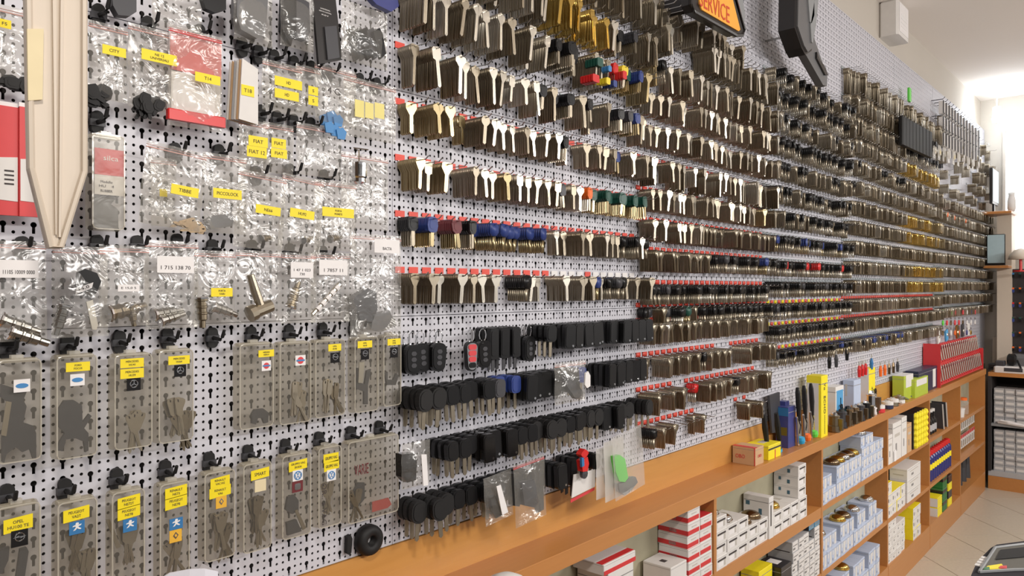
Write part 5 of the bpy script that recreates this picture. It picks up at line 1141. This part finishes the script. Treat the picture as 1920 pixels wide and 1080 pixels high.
# orange and blue handles low on the fourth board
for k, (px, py, mt) in enumerate(((1588, 658, 'black_plastic'), (1611, 690, 'red_plastic'), (1617, 688, 'red_plastic'), (1623, 686, 'red_plastic'), (1634, 676, 'logo_blue'), (1651, 690, 'orange_plastic'), (1659, 688, 'orange_plastic'), (1667, 686, 'bronze'), (1675, 684, 'bronze'), (1683, 682, 'dark_grey'), (1555, 672, 'black_plastic'), (1568, 670, 'dark_grey'))):
    p = at(px, py, .05); t = thing('hanging_tool', '%s tool with coloured handle hanging low behind the ledge goods' % ORD[k], 'tool', p, 'small tools low on the far board'); MB().tube([(0, 0, .012), (0, 0, -.008), (0, 0, -.045)], [.005, .009, .007], 7).build('handle', mt, t); MB().tube([(0, 0, .012), (0, 0, .03)], .003, 5).build('shank', 'silver', t)
# black packs, cards at the upper far end
for k in range(9):
    p = at(1692 + k * 6.2, 218 + k * 3.5, .09); t = thing('black_pouch', 'black hanging pouch, %s from the left high on the far board' % ORD[k], 'pouch', p, 'black hanging pouches')
    MB().bbox(-.035, .035, -.012, .012, -.16, .0, r=.006).build('pouch', 'black_rubber', t); MB().tube([(0, 0, 0), (0, .0, .015), (0, .085, .02)], .002, 4).build('hanger', 'steel_wire', t)
t = tag(MB().bbox(-.02, .02, -.006, .006, -.04, .04).build('green_tag', 'lime_plastic', None, at(1705, 178, .05)), 'bright green tag at the top of the far board', 'tag')
for r_ in range(3):
    for k in range(13):
        p = at(1762 + k * 5.6, 190 + k * 4.6 + r_ * 30 - r_ * k * .9, .05); t = thing('silver_hanger', 'pale hanging pack, %s of the %s row in the top right corner of the boards' % (ORD[k], ORD[r_]), 'pack', p, 'pale hanging packs')
        MB().bbox(-.014, .014, -.026, .004, -.085, 0, r=.001).build('card', 'card_white', t); MB().box(-.0155, -.013, -.028, -.022, -.085, -.0).build('dark_edge', 'dark_grey', t); MB().tube([(0, .05, .012), (0, -.02, .012), (0, -.03, .025)], .003, 4).build('hook', 'dark_grey', t)
for k in range(10):
    p = at(1752 + k * 9, 268 + k * 3.4, .06); t = thing('round_blister', 'clear blister with coloured contents, %s from the left below the pale packs' % ORD[k], 'blister pack', p, 'clear blisters on the far board')
    MB().lathe([(.0001, -.012), (.03, -.008), (.036, 0)], 12, (0, 0, -.04), 'y').box(-.03, .03, 0, .002, -.10, .0).build('bubble', 'milky', t); MB().lathe([(.0001, -.006), (.014, -.004), (.014, 0)], 8, (0, -.004, -.05), 'y').build('content', RN.choice(('gold', 'maroon_plastic', 'yellow_plastic', 'silver')), t)
# ------------------------------------------------------------------ far end: counter unit, shelves, machines
XF = 7.45 * W
zc = atx(1890, 700, XF).z; zs = atx(1890, 797, XF).z; zb = atx(1890, 882, XF).z; yA, yB = -.115, -1.3
t = thing('end_counter', 'wood topped counter with dark shelves across the far end', 'counter', (XF, 0, 0))
MB().bbox(0, XE - XF - .001, yB, yA, zc - .03, zc).build('counter_top', 'laminate_edge', t)
MB().box(.01, XE - XF - .001, yB, yA, zs - .02, zs).build('shelf', 'grey_plastic', t); MB().box(.01, XE - XF - .001, yB, yA, zb - .06, zb - .02).build('bottom_shelf', 'card_grey', t)
MB().box(.004, .03, yB, yA, .0, zb - .061).build('plinth', 'laminate_edge', t); MB().box(.35, .37, yB, yA, zb - .02, zc - .03).build('back_panel', 'board_back', t)
MB().box(0, .35, yA - .02, yA, zb - .02, zc - .03).box(0, .35, yB, yB + .02, zb - .02, zc - .03).build('end_panel', 'board_back', t)
for r_ in range(13):
    lvl = 0 if r_ < 7 else 1; z_ = (zb - .0195 if lvl == 0 else zs + .0005) + (r_ if lvl == 0 else r_ - 7) * .046
    for k in range(7):
        y_ = yA - .03 - (k + 1) * .072
        lb = 'small grey key carton, %s from the left, %s row up of the %s end shelf' % (ORD[k], ORD[r_ if lvl == 0 else r_ - 7], ('lower', 'upper')[lvl])
        if 'E' not in PR:
            PR['E'] = thing('small_carton', lb, 'box', (XF + .03, y_, z_), 'small key cartons under the end counter'); MB().bbox(0, .14, 0, .069, 0, .044).build('body', 'card_grey', PR['E']); MB().box(-.0008, 0, .008, .06, .012, .03).build('label_panel', 'card_white', PR['E'])
        else: dup(PR['E'], (XF + .03 + RN.uniform(0, .02), y_, z_), None, lb)
q = at(1880, 796, 0)
t = thing('folded_bag', 'white folded plastic bag lying on the end shelf edge', 'plastic bag', (XF + .0, -.30, zs + .001)); MB().tube([(0.02, .12, .012), (0.0, .05, .016), (-.01, -.05, .006), (0.0, -.15, .004)], [.012, .016, .012, .006], 8).build('fold', 'label_white', t); MB().tube([(-.005, .10, .03), (-.012, 0, .02)], [.008, .004], 6).build('rolled_edge', 'label_white', t)
# key machine on the counter
t = thing('key_machine', 'white key cutting machine with dark grey motor on the end counter', 'machine', (XF + .11, -.24, zc + .001))
MB().bbox(-.10, .14, -.16, .09, 0, .05, r=.01).build('base', 'card_white', t); MB().bbox(.0, .14, -.14, .02, .05, .14, r=.03).build('motor', 'knife_grey', t)
MB().lathe([(.03, -.03), (.045, -.02), (.045, .02), (.03, .03)], 14, (-.02, -.02, .10), 'y').build('cutter_guard', 'black_plastic', t); MB().tube([(-.06, -.06, .10), (-.10, -.09, .04)], .007, 6).build('lever', 'black_plastic', t); MB().bbox(-.09, -.02, .02, .08, .05, .09, r=.004).build('vice', 'dark_grey', t); MB().box(-.102, -.10, -.10, .02, .012, .04).build('name_panel', 'dark_grey', t)
t = thing('small_printer', 'small black device on the end counter by the corner', 'device', (XF + .25, -.13, zc + .001)); MB().bbox(-.04, .04, -.05, .05, 0, .05, r=.008).build('body', 'dark_grey', t); MB().box(-.042, -.04, -.03, .03, .015, .02).build('slot', 'black_gloss', t)
t = thing('leaning_sheet', 'pale board leaning on the end wall above the counter', 'board', (XE - .03, -.135, zc + .002), None, (0, .06, 0)); MB().bbox(-.006, 0, -.17, .08, 0, .24).build('sheet', 'cream_plastic', t); MB().box(-.008, -.006, .075, .08, 0, .24).build('edge_strip', 'wall_paint', t)
# shelf tower with screens
zt1, zt2 = atx(1870, 397, XF + .2).z, atx(1870, 498, XF + .2).z
t = thing('corner_shelf', 'beige corner post with two small wood shelves at the far end', 'shelf', (XF + .2, -.11, 0))
MB().box(.10, .30, -.12, -.02, zc + .001, zt1 - .02).build('post', 'cream_plastic', t); MB().bbox(-.06, .26, -.14, .07, zt1 - .02, zt1, r=.003).build('shelf_board', 'laminate_edge', t); MB().bbox(-.06, .10, -.12, .05, zt2 - .02, zt2, r=.003).build('shelf_board', 'laminate_edge', t)
t = thing('black_monitor', 'black monitor seen nearly edge-on on the upper corner shelf', 'monitor', (XF + .26, -.115, zt1))
MB().bbox(-.06, .22, .0, .022, .07, .36, r=.004).build('panel', 'sign_dark', t); MB().bbox(-.05, .21, -.002, .0, .09, .35).build('screen', 'screen_blue', t); MB().box(.05, .09, .005, .02, .01, .08).build('neck', 'sign_dark', t); MB().lathe([(.07, 0), (.07, .006), (.03, .012)], 16, (.07, .01, 0)).build('foot', 'sign_dark', t)
t = thing('grey_screen', 'pale blue screen in a black frame on the lower corner shelf', 'monitor', (XF + .18, -.12, zt2))
MB().bbox(-.01, .01, -.085, .045, .0, .25, r=.004).build('frame', 'black_gloss', t); MB().box(-.013, -.010, -.080, .035, .02, .245).build('screen', 'screen_blue', t); MB().box(-.03, .03, -.08, .05, -.0, .006).build('foot', 'sign_dark', t)
t = thing('white_vase', 'white tapered vase at the shelf edge in front of the window', 'vase', (XF + .26, -.235, zt1)); MB().lathe([(.022, 0), (.03, .03), (.028, .09), (.02, .13), (.024, .15)], 14).build('body', 'card_white', t, smooth=True); MB().lathe([(.018, .149), (.024, .151)], 14).build('lip', 'card_white', t)
p = atx(1908, 478, XF + .1)
t = thing('pink_lamp', 'pinkish dome lamp shade right of the corner shelf', 'lamp', (p.x, p.y - .02, p.z)); MB().lathe([(.085, -.035), (.075, .0), (.045, .035), (.01, .05)], 18).build('shade', 'cream_plastic', t, smooth=True); MB().tube([(0, 0, -.12), (0, 0, -.03)], .01, 8).lathe([(.05, -.13), (.05, -.12)], 14).build('stem', 'red_plastic', t)
# spinner rack with keyrings
XS = XF + .34; p0_, p1_ = atx(1882, 505, XS), atx(1990, 645, XS)
t = thing('spinner_rack', 'dark keyring spinner rack at the right picture edge', 'display rack', (XS, (p0_.y + p1_.y) / 2, zc + .001)); wy = (p0_.y - p1_.y); hz = p0_.z - zc
MB().box(.0, .02, -wy / 2, wy / 2, .06, hz).build('panel', 'board_back', t); MB().lathe([(.09, 0), (.09, .01), (.02, .02), (.015, .06)], 16, (.01, 0, 0)).build('foot', 'sign_dark', t)
for r_ in range(6):
    for k in range(8):
        y_ = (p0_.y + p1_.y) / 2 + wy / 2 - .02 - k * (wy - .03) / 7.5; z_ = zc + .085 + (r_ + .8) * (hz - .10) / 6
        t = thing('key_fob_ring', 'small coloured key fob, %s from the left, %s row up on the dark spinner rack' % (ORD[k], ORD[r_]), 'key fob', (XS - .02, y_, z_), 'fobs on the spinner rack')
        MB().box(-.012, .02, -.001, .001, .008, .010).build('peg', 'steel_wire', t); MB().prism(rrect(.016, .014, .004, .002, 1), -.002, .002).build('cap', RN.choice(('orange_plastic', 'red_plastic', 'green_plastic', 'logo_blue', 'orange_plastic')), t); MB().prism(rrect(.018, .026, .005, -.018, 1), -.003, .003).build('pendant', RN.choice(('purple_blue', 'blue_plastic', 'black_plastic')), t)
        t.rotation_euler = (0, 0, -math.pi / 2)
# ------------------------------------------------------------------ foreground bits
zt = 1.0
mat('tray_liner', (.12, .115, .10), .6, spec=.3); mat('tray_frame', (.03, .028, .034), .7, spec=.2)
def tp(a, b_): d = ray(a, b_); return CAM + d * ((zt - EYE) / d.z)
c0 = tp(1862, 1050)
t = thing('coin_tray', 'dark grey tray with a clear window and coloured picture, bottom right corner', 'tray', (0, 0, zt))
def hp(ol, z0, z1, m=0, mb=None):
    mb = mb or MB(); n = len(ol); vs = [(p.x, p.y, z0) for p in ol] + [(p.x, p.y, z1) for p in ol]
    a = sum(ol[i].x * ol[(i + 1) % n].y - ol[(i + 1) % n].x * ol[i].y for i in range(n))
    if a < 0: vs = vs[:n][::-1] + vs[n:][::-1]
    return mb.add(vs, [tuple(range(n - 1, -1, -1)), tuple(range(n, 2 * n))] + [(i, (i + 1) % n, n + (i + 1) % n, n + i) for i in range(n)], m)
out_ = [tp(a, b_) for a, b_ in ((1817, 1110), (1821, 1078), (1828, 1062), (1842, 1043), (1858, 1027), (1869, 1021), (1930, 1013), (2050, 1005), (2060, 1110))]
inn = [tp(a, b_) for a, b_ in ((1836, 1075), (1866, 1029), (1930, 1021), (2030, 1015), (2035, 1068), (1900, 1071))]
hp(out_, -.05, .0).build('frame', 'tray_frame', t)
hp(inn, -.0, .002).build('picture_base', 'tray_liner', t)
hp([tp(a, b_) for a, b_ in ((1867, 1052), (1876, 1034), (1930, 1028), (1935, 1046))], .002, .004).build('dark_panel', 'black_rubber', t)
hp([tp(a, b_) for a, b_ in ((1846, 1070), (1852, 1064), (1878, 1060), (1884, 1069))], .002, .0035).build('yellow_print', 'card_yellow', t)
hp([tp(a, b_) for a, b_ in ((1873, 1069), (1876, 1065), (1888, 1065), (1888, 1070))], .0035, .005).build('red_print', 'card_red', t)
hp([tp(a, b_) for a, b_ in ((1844, 1072), (1847, 1068), (1855, 1067), (1856, 1072))], .0035, .005).build('green_print', 'card_green', t)
MB().tube([(p.x, p.y, .003) for p in inn + inn[:1]], .003, 5).build('window_rim', 'grey_plastic', t)
cp = sum(out_, Vector()) / len(out_); MB().tube([(cp.x, cp.y, -zt), (cp.x, cp.y, -.05)], .04, 12).lathe([(.2, -zt), (.2, -zt + .02), (.05, -zt + .04)], 20, (cp.x, cp.y, 0)).build('stand', 'knife_grey', t)
a_, b_ = tp(1833, 1062), tp(1848, 1044); d_ = (b_ - a_); ang = math.atan2(d_.y, d_.x)
o = text(t, 'TRAY', (0, 0, 0), 1, 1, 'label_white'); o.matrix_local = Matrix.Translation(((a_ + b_) / 2 - Vector((0, 0, zt)) + Vector((0, 0, .001)))) @ (Matrix.Rotation(ang, 3, 'Z') @ Matrix.Diagonal((d_.length, .012, .02))).to_4x4() if False else Matrix.Scale(0, 4)
bpy.data.objects.remove(o)
m = MB()
for k in range(4):
    q0 = a_ + d_ * (k / 4 + .02); q1 = a_ + d_ * (k / 4 + .2); nrm = Vector((-d_.y, d_.x, 0)).normalized() * .006; hp([q0 - nrm, q1 - nrm, q1 + nrm, q0 + nrm], 0, .0015, 0, m)
m.build('worn_lettering', 'card_white', t)
# white curved plastic scoop and white dome at the bottom edge
p = at(330, 1070, .10)
t = thing('white_scoop', 'white curved plastic lip rising at the bottom edge before the clear cases', 'plastic scoop', (p.x, -.10, 0))
xs_ = [(at(a, b_, .10)) for a, b_ in ((262, 1096), (300, 1064), (330, 1054), (355, 1051), (379, 1056), (366, 1082), (352, 1110), (250, 1112))]
m = MB(); n = len(xs_); vs = []
zl = LZ + .001
for (q, yy) in [(q, -.02 - .03 * math.sin(math.pi * i / 7)) for i, q in enumerate(xs_[:5])]: vs += [(q.x - p.x, yy, q.z), (q.x - p.x, yy, zl), (q.x - p.x, yy + .003, q.z), (q.x - p.x, yy + .003, zl)]
for i in range(4): a = i * 4; m.add([], []); m.f += [(a, a + 1, a + 5, a + 4), (a + 2, a + 6, a + 7, a + 3), (a, a + 4, a + 6, a + 2)]; m.m += [0, 0, 0]
m.v = vs; m.build('curved_sheet', 'paper_white', t)
MB().prism([(xs_[4].x - p.x, xs_[4].z), (xs_[6].x - p.x, xs_[6].z), (xs_[6].x - p.x, zl), (xs_[4].x - p.x + .002, zl)], -.045, -.0).build('side_fold', 'paper_white', t)
pd = at(936, 1071, .20)
t = thing('white_dome', 'round white dome top peeking in at the bottom edge before the ledge', 'dome lid', (pd.x, -.22, 0))
MB().lathe([(.075, 0), (.075, pd.z - .05), (.045, pd.z - .046)], 24).build('stand', 'card_white', t); MB().lathe([(.052, pd.z - .047), (.05, pd.z - .03), (.035, pd.z - .01), (.015, pd.z - .001), (.0001, pd.z)], 24).build('dome', 'card_white', t, smooth=True)
